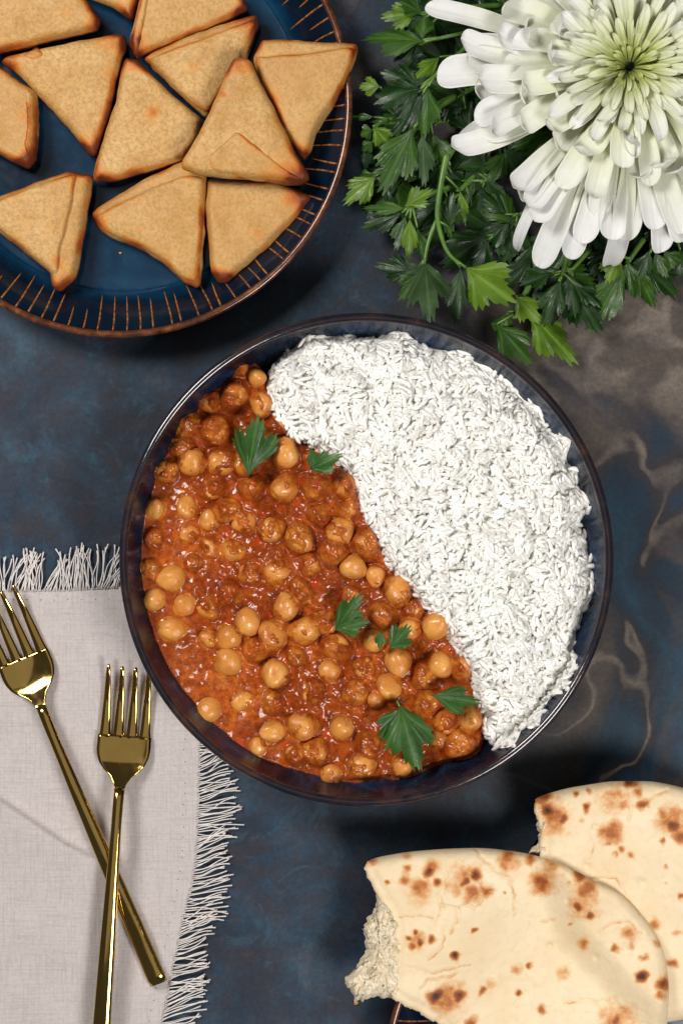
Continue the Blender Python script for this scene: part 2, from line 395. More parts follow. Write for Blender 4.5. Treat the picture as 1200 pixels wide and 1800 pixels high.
# ------------------------------------------------------------------ the board everything stands on
def box(x0, x1, y0, y1, z0, z1):
    V = [(x, y, z) for z in (z0, z1) for y in (y0, y1) for x in (x0, x1)]
    return np.array(V, float), [(0, 2, 3, 1), (4, 5, 7, 6), (0, 1, 5, 4), (2, 6, 7, 3), (0, 4, 6, 2), (1, 3, 7, 5)]
V, F = box(-0.55, 0.55, -0.60, 0.60, -0.02, 0.0)
tag(mk('table_surface', V, F, MAT['table'], org=(0, 0, 0), smooth=False), kind='structure')

# ------------------------------------------------------------------ bowl
BZ = 0.050
bc = W(643.5, 984, BZ); BC = np.array([bc[0], bc[1], 0.0])
BR = 434/kz(BZ)                                   # outer radius of the rim
s_ = BR/0.115
INNER = np.array([(0, 0.9), (7.0, 0.9), (8.6, 1.02), (9.5, 1.4), (10.1, 2.0), (10.5, 2.8), (10.8, 3.6), (11.08, 4.55), (11.12, 4.75)])/100
INNER[:, 0] *= s_
def bowlz(r): return np.interp(r, INNER[1:, 0], INNER[1:, 1])
bowl = thing('dinner_bowl', BC, 'round navy glazed bowl holding the white rice and chickpea curry', 'bowl')
prof = spline(INNER, 60).tolist()+[(0.1122*s_, 0.0478), (0.1146*s_, 0.0470), (0.1138*s_, 0.043), (0.1110*s_, 0.033), (0.1065*s_, 0.021), (0.097*s_, 0.011), (0.083*s_, 0.0065), (0.0735*s_, 0.005), (0.072*s_, 0.0), (0.068*s_, 0.0), (0.067*s_, 0.004), (0.0, 0.004)]
prof = np.array(prof); prof[0, 0] = 0.0004; prof[-1, 0] = 0.0004
V, F = lathe(prof, 192, BC); mk('bowl_body', V, F, MAT['navy'], bowl)
th = np.linspace(0, 2*math.pi, 13)[:-1]
cr = [(0.1131*s_+0.0021*math.cos(t), 0.0480+0.0021*math.sin(t)) for t in th]
V, F = lathe(cr, 192, BC, close=True)
thv = np.arctan2(V[:, 1]-BC[1], V[:, 0]-BC[0])
V[:, 2] += 0.0004*np.sin(3*thv+1)+0.0002*np.sin(7*thv)
mk('rim', V, F, MAT['navy_rim'], bowl)

# ------------------------------------------------------------------ ridged plates
PZ = 0.0255
def make_plate(cpx, label):
    c = W(cpx[0], cpx[1], PZ); C = np.array([c[0], c[1], 0.0])
    R = 412/kz(PZ); s = R/0.1124
    p = thing('ridged_plate', C, label, 'plate')
    inn = np.array([(0.0004, 0.0070), (0.05, 0.0070), (0.084, 0.0072), (0.0885, 0.0080), (0.0915, 0.0098), (0.0955, 0.0132), (0.1020, 0.0182), (0.1085, 0.0230), (0.1100, 0.0240)])
    inn[:, 0] *= s
    pr = np.concatenate([spline(inn, 50), np.array([(0.1108*s, 0.0240), (0.1116*s, 0.0232), (0.1085*s, 0.018), (0.099*s, 0.0095), (0.088*s, 0.005), (0.074*s, 0.004), (0.073*s, 0), (0.068*s, 0), (0.067*s, 0.003), (0.0004, 0.003)])])
    V, F = lathe(pr, 192, C); mk('plate_body', V, F, MAT['teal'], p)
    cr = [(0.1108*s+0.0017*math.cos(t), 0.0243+0.0016*math.sin(t)) for t in th]
    V, F = lathe(cr, 192, C, close=True); mk('rim', V, F, MAT['rimbrown'], p)
    zi = lambda r: np.interp(r, inn[:, 0], inn[:, 1])
    meshes = []
    for v in range(4):
        r0, r1 = [(0.091, 0.1092), (0.0955, 0.1092), (0.099, 0.1090), (0.093, 0.1088)][v]
        rr = np.linspace(r0*s, r1*s, 9); off = 0.0012*np.sin(np.linspace(0, 1.6, 9))*[1, -1, 0.5, 0.2][v]
        P = np.stack([rr, off, zi(rr)+0.00005], -1)
        Vr, Fr = tube(P, np.interp(np.linspace(0, 1, 9), [0, 0.3, 1], [0.00018, 0.00040, 0.00055]), 6)
        me = mesh('ridge', Vr, Fr); me.materials.append(MAT['ridge']); meshes.append(me)
    for i in range(98):
        o = bpy.data.objects.new('ridge', meshes[random.choice([0, 0, 1, 2, 3])]); COL.objects.link(o)
        o.parent = p; o.rotation_euler = (0, 0, 2*math.pi*i/98+random.uniform(-.008, .008))
    return p, C
plate, PC = make_plate((207, 181), 'round dark blue ridged plate with brown rim under the samosas')
nplate, NC = make_plate((1086, 1893), 'dark ridged plate mostly hidden under the torn flatbreads')
FLOOR = 0.0072

# ------------------------------------------------------------------ samosas
def samosa(poly, label, zb, h=0.0150, folds=(), spots=(), sharp=1, tilt=(0, 0), rough=1.0, seed=0, lean=None):
    zm = zb+h*0.45
    pp = np.array(poly, float); pp = pp.mean(0)+(pp-pp.mean(0))*1.015; P2 = chaikin(resample(chaikin(pp, 1, 0.07), 130), 1)
    P2 = resample(P2, 150)
    Pw = W(P2[:, 0], P2[:, 1], zm)[:, :2]
    c = Pw.mean(0)
    nrm = np.linalg.norm(Pw-c, axis=1)
    wob = 0.0007*rough*fbm(np.arange(150)*0.16, np.zeros(150)+seed*3.1, seed)
    Pw = Pw+(Pw-c)/nrm[:, None]*wob[:, None]
    rmax = nrm.max()
    def top(Q):
        d = np.maximum(pdist(Q, Pw), 0)
        ro = lambda x: np.sqrt(np.clip(1-(1-np.clip(x, 0, 1))**2, 0, 1))
        z = h*0.55*(0.74*ro(d/0.0036)+0.26*ro(d/0.014))
        q = Q-c
        z = z+0.0014*fbm(Q[:, 0]*75+seed*7, Q[:, 1]*90, seed, 2)*sstep(0, 0.006, d)
        z = z+np.clip(q[:, 0]*tilt[0]+q[:, 1]*tilt[1], -0.02, 0.02)
        return zm+z, d
    ts = [1, .985, .965, .94, .91, .875, .83, .78, .72, .65, .57, .48, .38, .27, .14]
    T, Ft = ringfill(Pw, c, ts)
    zt, d = top(T)
    Vt = np.column_stack([T, zt])
    # underside
    zu = zb+(zm-zb)*(1-sstep(0, 0.005, d))+np.clip((T-c)[:, 0]*tilt[0]+(T-c)[:, 1]*tilt[1], -0.02, 0.02)
    n = len(Pw); Vu = np.column_stack([T, zu])[n:]
    Fu = []
    mp = lambda i: i if i < n else i-n+len(Vt)
    for f in Ft: Fu.append(tuple(mp(i) for i in reversed(f)))
    V = np.concatenate([Vt, Vu])
    def brown(Q, d):
        r = np.linalg.norm(Q-c, axis=1)/rmax
        pn = sstep(-0.25, 0.45, fbm(Q[:, 0]*70+seed, Q[:, 1]*70, seed+5, 2))
        b = (0.18+0.62*pn)*(1-sstep(0.0, 0.0046, d))+0.75*sstep(0.70, 1.0, r)*(0.6+0.4*fbm(Q[:, 0]*150, Q[:, 1]*150, seed+3))
        for (sx, sy, sr, st) in spots:
            sw = W(sx, sy, zm+h*.5)[:2]; b = b+st*np.exp(-(np.linalg.norm(Q-sw, axis=1)/(sr/3700))**2)
        return np.clip(b+0.16*fbm(Q[:, 0]*60, Q[:, 1]*60, seed+9), 0, 1.2)
    bt = brown(T, d)
    base = np.array([c[0], c[1], zb])
    t = thing('samosa', base, label, 'samosa', 'fried samosas on the ridged plate')
    mk('pastry_shell', V, Ft+Fu, MAT['pastry'], t, attrs={'brown': np.concatenate([bt, bt[n:]])})
    for k, (fp, thick) in enumerate(folds):
        fp2 = resample(chaikin(np.array(fp, float), 1, 0.12), 90)
        fw = W(fp2[:, 0], fp2[:, 1], zm+h*.4)[:, :2]; cc = fw.mean(0)
        fw = fw+0.0004*np.column_stack([fbm(np.arange(90)*.3, np.zeros(90)+k, seed), fbm(np.arange(90)*.3, np.zeros(90)+k+4, seed+2)])
        G, Fg = ringfill(fw, cc, [1, .97, .92, .85, .75, .62, .46, .28, .12])
        zg, dg = top(G); e = np.maximum(pdist(G, fw), 0)
        zz = zg+thick*1.35*(sstep(-0.0002, 0.0012, e))-0.0004*(e <= 1e-5)
        # the fold pastry ends on the shell edge with a soft lip
        pn = sstep(-0.35, 0.35, fbm(G[:, 0]*90, G[:, 1]*90, seed+15, 2)); bf = np.clip((0.08+0.55*pn)*(1-sstep(0.0003, 0.0036, e))+0.8*brown(G, np.maximum(dg, 0.003)), 0, 1.1)
        mk('fold', np.column_stack([G, zz]), Fg, MAT['pastry'], t, attrs={'brown': bf})
    return t
ZP = FLOOR+0.0001
samosa([(178, 38), (170, 55), (60, 82), (-70, 112), (-60, 60), (20, -105), (60, -70), (150, -2)], 'pale golden samosa with brown bottom edge lying above the golden samosa with a side tab', ZP, 0.017, spots=[(170, 40, 25, .4), (110, 20, 30, .25)], seed=1)
samosa([(234, 40), (246, -10), (255, -90), (120, -30), (160, 0), (200, 15)], 'samosa of which only one browned tip points down between two others', ZP, 0.015, spots=[(228, 25, 25, .5)], seed=2)
samosa([(238, 104), (228, 78), (247, 0), (290, -110), (330, -70), (425, -8), (437, 20), (340, 66)], 'samosa with orange folded side edge touching the seam-topped samosa', ZP, 0.017, folds=[([(240, 102), (229, 76), (248, -4), (285, -95), (296, -90), (262, 0), (248, 70)], 0.0010)], spots=[(243, 70, 22, .5), (430, 20, 16, .5)], seed=3)
samosa([(4, 112), (12, 102), (50, 94), (75, 88), (205, 62), (222, 64), (222, 85), (205, 150), (195, 200), (170, 275), (160, 276), (120, 225), (70, 170), (30, 130)], 'deep golden samosa with a small tab on its upper side', ZP, 0.016, folds=[([(42, 100), (57, 77), (64, 76), (78, 98), (62, 108)], 0.0006)], spots=[(200, 75, 30, .5), (190, 190, 30, .35), (165, 260, 25, .4), (20, 112, 25, .5), (185, 130, 25, .3), (116, 182, 5, .5)], seed=4)
samosa([(-90, 190), (-20, 122), (0, 118), (40, 148), (66, 165), (68, 230), (63, 285), (50, 297), (25, 286), (0, 272), (-60, 252)], 'pale samosa with a crusty burnt bottom corner', ZP, 0.016, folds=[([(44, 152), (64, 168), (66, 230), (60, 284), (44, 262), (50, 215)], 0.0009)], spots=[(50, 285, 22, .7), (42, 205, 14, .4)], seed=5)
samosa([(222, 104), (243, 108), (300, 165), (357, 213), (350, 250), (325, 284), (260, 303), (200, 319), (167, 319), (166, 303), (190, 225), (205, 180), (214, 125)], 'samosa with round orange blister in the middle of its flat face', ZP, 0.017, spots=[(268, 198, 14, .55), (275, 222, 12, .3), (175, 305, 18, .4), (335, 258, 22, .3), (240, 112, 20, .25)], seed=6)
samosa([(253, 105), (270, 95), (340, 62), (430, 33), (453, 29), (455, 48), (430, 110), (400, 160), (367, 210), (358, 206), (310, 160)], 'samosa with long folded seam along its upper edge', ZP, 0.016, folds=[([(258, 108), (300, 88), (360, 68), (452, 32), (453, 46), (430, 106), (396, 160), (365, 204), (312, 160)], 0.0012)], spots=[(340, 118, 16, .4), (440, 45, 28, .5)], seed=7)
samosa([(460, 71), (520, 72), (575, 78), (628, 80), (628, 92), (620, 119), (590, 180), (555, 235), (548, 265), (535, 283), (525, 275), (490, 215), (460, 150), (445, 102)], 'samosa with double layered upper edge leaning out over the plate rim', ZP+0.006, 0.016, folds=[([(446, 100), (475, 99), (545, 95), (626, 84), (618, 118), (588, 180), (553, 236), (546, 262), (534, 278), (490, 210), (460, 148)], 0.0014)], spots=[(535, 274, 16, .6), (480, 185, 22, .5), (622, 88, 14, .4)], tilt=(0.06, 0.0), seed=8)
samosa([(-10, 352), (60, 325), (122, 304), (138, 304), (163, 310), (161, 345), (150, 400), (136, 488), (105, 515), (92, 503), (90, 480), (40, 440), (-12, 400)], 'samosa with a vertical raised seam and browned lower tip lying apart from the rest', ZP, 0.016, folds=[([(-6, 354), (60, 329), (122, 307), (137, 306), (130, 350), (118, 400), (108, 440), (104, 480), (93, 484), (42, 438), (-8, 398)], 0.0015)], spots=[(105, 460, 16, .6), (110, 505, 18, .5), (130, 310, 14, .4)], seed=9)
samosa([(163, 378), (175, 366), (240, 325), (322, 284), (345, 290), (364, 308), (360, 400), (353, 500), (345, 507), (322, 497), (290, 465), (252, 441), (200, 420), (175, 405)], 'broad samosa with seam from its left tip passing under the stacked samosa', ZP, 0.016, folds=[([(167, 382), (200, 364), (260, 335), (325, 310), (361, 312), (357, 400), (350, 498), (322, 492), (290, 461), (252, 437), (200, 416), (177, 402)], 0.0012)], spots=[(243, 404, 9, .6), (306, 447, 10, .55), (172, 388, 20, .5), (340, 490, 20, .35)], seed=10)
samosa([(366, 318), (420, 318), (490, 322), (540, 342), (549, 352), (520, 385), (467, 439), (420, 478), (401, 497), (384, 497), (372, 480), (366, 420), (361, 364)], 'samosa with curled orange right corner tucked beneath the stacked samosa', ZP, 0.0155, spots=[(520, 345, 24, .7), (395, 490, 20, .5), (440, 350, 6, .4), (455, 415, 18, .35)], seed=11)
samosa([(410, 108), (425, 105), (442, 110), (455, 140), (485, 200), (515, 262), (543, 308), (541, 318), (527, 323), (508, 324), (455, 317), (407, 314), (352, 308), (322, 296), (322, 284), (350, 240), (385, 165)], 'topmost samosa stacked on four others with a small triangular flap', ZP+0.0155, 0.0145, folds=[([(417, 231), (395, 252), (366, 277), (372, 300), (440, 312), (505, 318), (536, 316), (500, 296), (455, 262)], 0.0008)], spots=[(425, 118, 22, .4), (500, 305, 32, .5), (530, 315, 18, .6), (394, 168, 7, .6), (355, 232, 6, .4)], tilt=(-0.02, 0.06), seed=12)

# ------------------------------------------------------------------ curry sauce and chickpeas
SAUCE = 0.0300
CP = [  # x, y, r (photo pixels), state 0 bare / 1 half / 2 coated, lift in mm
(452,664,18,0,4),(423,645,14,2,4),(460,710,22,1,4),(412,695,24,2,5),(369,706,20,2,3),(379,756,26,2,4),(329,747,24,2,2),(319,783,22,2,2),
(337,812,26,1,3),(291,827,23,1,1),(390,812,25,2,4),(487,748,17,2,4),(503,798,25,0,6),(425,814,20,2,3),(500,858,25,1,4),(556,858,24,2,4),(606,852,22,2,4),
(373,858,22,2,1),(271,895,22,0,1),(327,893,22,1,0),(367,914,20,1,0),(396,897,25,2,2),(431,918,22,2,2),(477,931,22,2,3),(525,945,26,1,4),(598,933,24,1,4),
(585,970,25,2,5),(644,954,25,2,4),(619,997,22,0,3),(660,1012,18,1,3),(408,968,22,1,1),(269,947,20,2,0),(340,989,18,2,0),(265,1002,21,2,0),(302,1016,24,0,1),
(365,964,20,2,0),(483,1006,22,1,1),(546,993,20,2,2),(404,1045,24,2,2),(529,1040,22,2,1),(271,1055,21,0,0),(324,1064,20,0,0),(301,1107,25,0,1),(366,1068,22,2,0),
(366,1123,18,1,0),(401,1123,24,0,1),(436,1094,24,0,2),(401,1164,25,0,1),(451,1142,23,2,1),(480,1115,26,1,3),(503,1068,25,1,3),(535,1109,27,1,3),(483,1185,25,1,1),
(591,1138,24,2,3),(573,1094,20,2,2),(699,1039,26,1,5),(675,1082,25,2,4),(719,1106,22,1,4),(766,1100,24,0,6),(655,1126,20,0,3),(699,1161,26,0,5),(683,1208,23,0,4),
(775,1170,24,0,6),(813,1170,24,2,5),(661,1231,16,1,2),(579,1179,20,1,1),(626,1217,24,2,2),(748,1237,24,2,4),(827,1263,24,1,5),(807,1307,28,2,4),(366,1250,24,0,-1),
(427,1234,20,1,-1),(480,1287,22,0,0),(454,1313,18,1,-1),(532,1278,27,1,1),(600,1281,23,0,0),(553,1322,24,2,1),(518,1325,18,2,0),(635,1348,24,1,1),(582,1363,20,1,0),
(650,1310,24,2,2),(708,1348,22,1,2),(728,1071,18,2,3),(783,1270,22,2,4),(550,1215,22,2,0),(690,1270,20,2,2),(770,1300,18,1,2),(745,1190,22,2,3),(640,1175,20,2,2),
(440,1010,20,2,1),(560,905,20,2,2),(440,860,20,2,3),(610,895,18,2,3),(520,1155,18,2,1),(330,940,20,2,-1),(620,1050,20,2,2),(480,1235,20,2,0)]
def chick_mesh(seed):
    n, mth = 20, 14; V = []
    r = np.random.default_rng(seed); sq = r.uniform(.84, 1.10, 3)
    for i in range(mth+1):
        ph = math.pi*i/mth
        for j in range(n):
            t = 2*math.pi*j/n
            d = np.array([math.sin(ph)*math.cos(t), math.sin(ph)*math.sin(t), math.cos(ph)])
            rad = 1.0
            rad += 0.30*math.exp(-((1-d[0])/0.09))                                       # beak
            rad -= 0.16*math.exp(-(d[1]/0.20)**2)*max(0, 0.35+0.65*d[0])*(1 if d[0] < 0.93 else .2)  # cleft
            rad += 0.06*math.sin(3*d[0]+seed)*math.cos(2.5*d[1]+2*seed)+0.045*math.sin(4*d[2]+seed*1.7)*math.cos(3*d[1]+seed)
            V.append(d*rad*sq)
    F = [(i*n+j, (i+1)*n+j, (i+1)*n+(j+1) % n, i*n+(j+1) % n) for i in range(mth) for j in range(n)]
    return np.array(V), np.array(F)
CURRY = np.array([(423,628),(448,640),(470,655),(478,690),(486,728),(520,765),(570,790),(622,828),(642,890),(672,950),(692,1000),(722,1022),(745,1060),(785,1100),(805,1140),(835,1190),(850,1250),(855,1300),
  (838,1330),(775,1345),(725,1368),(650,1372),(592,1384),(560,1378),(500,1350),(430,1336),(380,1306),(344,1268),(308,1218),(282,1168),(258,1122),(247,1080),(242,1030),(244,950),(247,880),(262,845),(268,805),(296,768),(305,728),(348,692),(392,655)], float)
CURRYS = chaikin(CURRY, 2)
step = 1.55
gx, gy = np.meshgrid(np.arange(225, 880, step), np.arange(610, 1400, step))
G = np.column_stack([gx.ravel(), gy.ravel()])
dpx = pdist(G, CURRYS+2.0*np.column_stack([fbm(CURRYS[:, 0]*.05, CURRYS[:, 1]*.05, 2), fbm(CURRYS[:, 0]*.05, CURRYS[:, 1]*.05, 3)]))
wx = (G[:, 0]-600)/kz(0.032); wy = (900-G[:, 1])/kz(0.032)
rr = np.hypot(wx-BC[0], wy-BC[1])
thick = sstep(230, 90, np.abs(G[:, 0]-560))*0+1-0.55*sstep(60, 0, pdist(G, np.array([(240,860),(300,920),(330,1000),(300,1130),(420,1220),(480,1330),(420,1345),(330,1280),(260,1160),(230,1000)], float))*-1)
hz = SAUCE+0.0030*sstep(-0.02, 0.035, (wx-BC[0])*0.8+(wy-BC[1])*0.55)      # piled a little higher towards the rice
base = hz+0.0012+thick*(0.0034*fbm(wx*100, wy*100, 1, 2)+0.0010*(np.abs(fbm(wx*240, wy*240, 6, 2))-0.2)+0.0010*fbm(wx*210, wy*210, 9, 2))
lump = fbm(wx*420, wy*420, 14, 3)
cn = fbm(wx*230, wy*230, 12, 3)
z = base.copy(); kk = 0.0022; s0 = np.full(len(z), -1.0)
crng = np.random.default_rng(3); chick_info = []
for i, (cx, cy, r, st, lift) in enumerate(CP):
    R = r/kz(0.034); x0 = (cx-600)/kz(0.034); y0 = (900-cy)/kz(0.034)
    hb = np.interp(0.0, [0], [0])+SAUCE+0.0030*float(sstep(-0.02, 0.035, (x0-BC[0])*0.8+(y0-BC[1])*0.55))
    zc = hb+R*([0.12, 0.08, -0.02][st]-(0.22 if (cx < 450 and cy > 860) else 0))+lift*0.00055
    chick_info.append((x0, y0, zc, R, st, cx, cy))
    tt_ = np.arctan2(wy-y0, wx-x0); rho = np.hypot(wx-x0, wy-y0)*(1+crng.uniform(.03, .13)*np.sin(2*tt_+crng.uniform(0, 6))+crng.uniform(.02, .09)*np.sin(3*tt_+crng.uniform(0, 6))); near = rho < R*2.2
    rn = rho[near]
    s = np.where(rn < R*0.98, zc+np.sqrt(np.maximum(R*R-rn**2, 0)), zc+0.2*R-(rn-R*0.98)*2.2)
    idx = np.where(near)[0][rn < R*0.98]; s0[idx] = np.maximum(s0[idx], s[rn < R*0.98])
    off = [-0.0024, -0.0011, 0.0007][st]; amp = [0.0010, 0.0026, 0.0020][st]
    s = s+off+amp*cn[near]+[0.0003, 0.0007, 0.0009][st]*lump[near]
    a = z[near]; hh = np.clip(0.5+0.5*(s-a)/kk, 0, 1)
    z[near] = a*(1-hh)+s*hh+kk*hh*(1-hh)
thinA = np.clip(1-(z-s0)/0.0012, 0, 1)
edge = np.sqrt(np.clip(dpx/9.0, 0, 1))
bz = bowlz(rr)
z = np.where(dpx > 0, bz+(z-bz)*edge, bz-0.0006)
z = np.maximum(z, bz-0.0006)
keep = (dpx > -3).reshape(gx.shape); nx = gx.shape[1]; ny = gx.shape[0]
Vs = np.column_stack([wx, wy, z])
ii, jj = np.meshgrid(np.arange(ny-1), np.arange(nx-1), indexing='ij')
ok = keep[:-1, :-1] & keep[1:, :-1] & keep[:-1, 1:] & keep[1:, 1:]
a = (ii*nx+jj)[ok]
Fs = np.column_stack([a, a+nx, a+nx+1, a+1])
used = np.unique(Fs); remap = np.zeros(len(Vs), int); remap[used] = np.arange(len(used))
sauce = mk('curry_sauce', Vs[used], remap[Fs], MAT['sauce'], org=(BC[0], BC[1], 0.009), attrs={'film': thinA[used]})
tag(sauce, 'thick orange red tomato curry sauce filling one side of the bowl', 'curry sauce')
chick_V = [chick_mesh(s) for s in range(6)]
GARN = [(450, 780), (572, 805), (618, 1080), (693, 1120), (800, 1220), (712, 1290)]
GNAME = ['tall fan shaped parsley leaf', 'small parsley leaf touching the rice', 'three lobed parsley leaf in mid curry', 'two piece parsley leaf', 'parsley leaf pointing into the rice', 'big drooping parsley leaf']
RICEEDGE = np.array([(452,640),(480,700),(520,770),(570,790),(622,828),(642,890),(672,950),(692,1000),(722,1022),(745,1060),(785,1100),(805,1140),(835,1190),(850,1250),(860,1310)], float)
WALL = np.array([(392,655),(305,728),(262,845),(244,950),(247,1080),(282,1168),(344,1268),(430,1336),(560,1378),(725,1368),(838,1330)], float)
for i, (x0, y0, zc, R, st, cx, cy) in enumerate(chick_info):
    V, F = chick_V[i % 6]
    a, b, c = crng.uniform(0, 6.28, 3); b = crng.uniform(-1.2, 1.2)
    ca, sa, cb, sb = math.cos(a), math.sin(a), math.cos(b), math.sin(b)
    Rm = np.array([[ca, -sa, 0], [sa, ca, 0], [0, 0, 1]])@np.array([[cb, 0, sb], [0, 1, 0], [-sb, 0, cb]])
    Vw = (V@Rm.T)*R*[1.0, 0.98, 0.95][st]
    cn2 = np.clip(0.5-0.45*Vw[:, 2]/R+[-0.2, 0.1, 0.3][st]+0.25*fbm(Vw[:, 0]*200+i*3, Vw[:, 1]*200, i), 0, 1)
    q = np.array([[cx, cy]], float)
    dr = linedist(q, RICEEDGE)[0]; dw = linedist(q, WALL)[0]
    dg = [math.hypot(cx-g[0], cy-g[1]) for g in GARN]; gi = int(np.argmin(dg))
    look = ['bare golden chickpea', 'golden chickpea half smeared with sauce', 'chickpea wholly coated in red sauce'][st]
    if dg[gi] < 62: place = 'beside the '+GNAME[gi]
    elif dr < 34: place = 'at the edge of the rice'
    elif dw < 40: place = 'along the bowl wall'
    elif cy < 900: place = 'between the bowl wall and the tall fan shaped leaf' if cx < 470 else 'between the two leaves nearest the plate and the rice'
    elif cx < 470: place = 'in the thin sauce of the fork side'
    elif cy < 1060: place = 'in the middle of the thick sauce'
    else: place = 'in the sauce facing the flatbread'
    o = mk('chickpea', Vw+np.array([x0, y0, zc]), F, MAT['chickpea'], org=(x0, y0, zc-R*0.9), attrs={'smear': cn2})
    lab = look+' '+place
    tag(o, lab, 'chickpea', 'chickpeas in the curry, '+['bare', 'half smeared', 'coated'][st]+', '+place)

# ------------------------------------------------------------------ rice
RICE = np.array([(478,652),(500,625),(530,612),(560,600),(598,588),(630,598),(660,600),(692,586),(720,600),(745,615),(775,628),(830,640),(862,668),(900,690),(935,715),(955,742),(985,785),(1003,825),(1010,850),(1030,880),(1024,920),(1030,960),(1040,1015),(1030,1060),(1015,1090),(1000,1140),(990,1190),(960,1235),(930,1262),(900,1288),(872,1312),(850,1296),
  (842,1252),(826,1195),(800,1145),(778,1105),(738,1065),(716,1027),(686,1003),(664,952),(634,892),(614,832),(566,796),(514,774),(482,740),(470,700)], float)
RICES = resample(chaikin(RICE, 1), 240)
_c = np.array([770., 950.]); _o = sstep(10, 40, linedist(RICES, RICEEDGE))
RICES = RICES+(RICES-_c)/np.linalg.norm(RICES-_c, axis=1)[:, None]*(_o*(16*fbm(RICES[:, 0]/34, RICES[:, 1]/34, 77, 2)+3)-4*(1-_o)*0+(1-_o)*3)[:, None]
def rice_h(P):
    d = np.maximum(pdist(P, RICES), 0)/3700
    x = P[:, 0]/3700; y = P[:, 1]/3700
    zz = 0.0285+0.0185*np.sqrt(1-(1-np.clip(d/0.030, 0, 1))**2)
    zz = zz+(0.0085*fbm(x*50, y*50, 21, 2)+0.0065*np.abs(fbm(x*105, y*105, 25, 2)))*sstep(0, 0.008, d)
    return zz, d
rrng = np.random.default_rng(23)
rice = thing('rice_mound', (BC[0]+0.05, BC[1]+0.01, 0.02), 'mound of fluffy white long grain rice filling one side of the bowl', 'rice')
# core of the mound, just under the loose grains
cpt = np.array([790., 930.]); rp = resample(RICES, 220)
T, Fc = ringfill(rp, cpt, np.linspace(1, .04, 48))
zt, dt = rice_h(T); zt = zt-0.0016
ww = W(T[:, 0], T[:, 1], zt)
rw = np.hypot(ww[:, 0]-BC[0], ww[:, 1]-BC[1]); ww[:, 2] = np.where(dt <= 1e-5, np.maximum(bowlz(rw)+0.0004, 0.022), np.maximum(ww[:, 2], bowlz(rw)+0.0006))
core = (ww, Fc)
def grain(curv, taper, n=6, m=7):
    S = []
    for i in range(m):
        s = i/(m-1); x = s-0.5
        r = max(0.12, math.sqrt(max(0, 1-(2*abs(x))**2.6)))*(1-taper*x)
        t = np.linspace(0, 2*math.pi, n, endpoint=False)
        S.append(np.column_stack([np.full(n, x), 0.5*r*np.cos(t)+curv*(x*x), 0.5*r*np.sin(t)*0.92]))
    return loft(S)
GV = [grain(0.0, 0.2), grain(0.5, -0.2), grain(0.9, 0.1), grain(-0.7, 0.3)]
NG = 6400
cand = np.column_stack([rrng.uniform(462, 1048, 40000), rrng.uniform(580, 1320, 40000)])
cand = cand[pdist(cand, RICES) > -1.0][:NG]
zz, dd = rice_h(cand)
ex = rice_h(cand+np.array([6., 0]))[0]; ey = rice_h(cand+np.array([0, -6.]))[0]
gslx = np.clip((ex-zz)/(6/3700), -1.6, 1.6); gsly = np.clip((ey-zz)/(6/3700), -1.6, 1.6)
lay = rrng.uniform(-0.0026, 0.0008, len(cand))+np.where(rrng.random(len(cand)) < 0.05, 0.0012, 0)
flow = 2.2*fbm(cand[:, 0]/3700*70, cand[:, 1]/3700*70, 31, 2)+1.2                 # grains in a clump lie roughly alike
ang = flow*1.4+rrng.normal(0, 0.9, len(cand))
til = rrng.normal(0, 0.32, len(cand))
L = rrng.uniform(0.0052, 0.0085, len(cand)); Wd = rrng.uniform(0.0019, 0.0026, len(cand))
gz = np.maximum(zz+lay, 0.025)
gp = W(cand[:, 0], cand[:, 1], gz)
rg = np.hypot(gp[:, 0]-BC[0], gp[:, 1]-BC[1])
gp[:, 2] = np.maximum(gp[:, 2], bowlz(rg)+0.0012)
dx = np.column_stack([np.cos(ang), np.sin(ang), np.cos(ang)*gslx+np.sin(ang)*gsly+til]); dx /= np.linalg.norm(dx, axis=1)[:, None]
up = np.column_stack([-gslx, -gsly, np.ones(len(cand))])
dy = np.cross(up, dx); dy /= np.linalg.norm(dy, axis=1)[:, None]; dz = np.cross(dx, dy)
# keep grains inside the bowl wall
order = np.argsort(-(lay+0.0004*rrng.random(len(cand))))
single = set(order[:300].tolist())
gmesh = []
for V, F in GV:
    me = mesh('rice_grain', V, F); me.materials.append(MAT['rice']); gmesh.append(me)
from mathutils import Matrix
parts_V, parts_F, off = [], [], 0
V0, F0 = core; parts_V.append(V0); parts_F += list(F0); off = len(V0)
Fq = [np.array([f for f in F if len(f) == 4]) for V, F in GV]; Fcap = [[f for f in F if len(f) != 4] for V, F in GV]
for i in range(len(cand)):
    k = i % 4
    if i in single:
        o = bpy.data.objects.new('rice_grain', gmesh[k]); COL.objects.link(o); o.parent = rice
        Mx = Matrix(((*(dx[i]*L[i]), 0), (*(dy[i]*Wd[i]), 0), (*(dz[i]*Wd[i]), 0), (0, 0, 0, 1))).transposed()
        Mx.translation = Vector(gp[i]-WO[rice.name]); o.matrix_local = Mx
        continue
    V, F = GV[k]
    Vw = V[:, 0:1]*dx[i]*L[i]+V[:, 1:2]*dy[i]*Wd[i]+V[:, 2:3]*dz[i]*Wd[i]+gp[i]
    parts_V.append(Vw); parts_F += [tuple(int(q)+off for q in f) for f in F]; off += len(Vw)
tag(mk('rice_grains', np.concatenate(parts_V), parts_F, MAT['rice'], rice), kind='stuff')

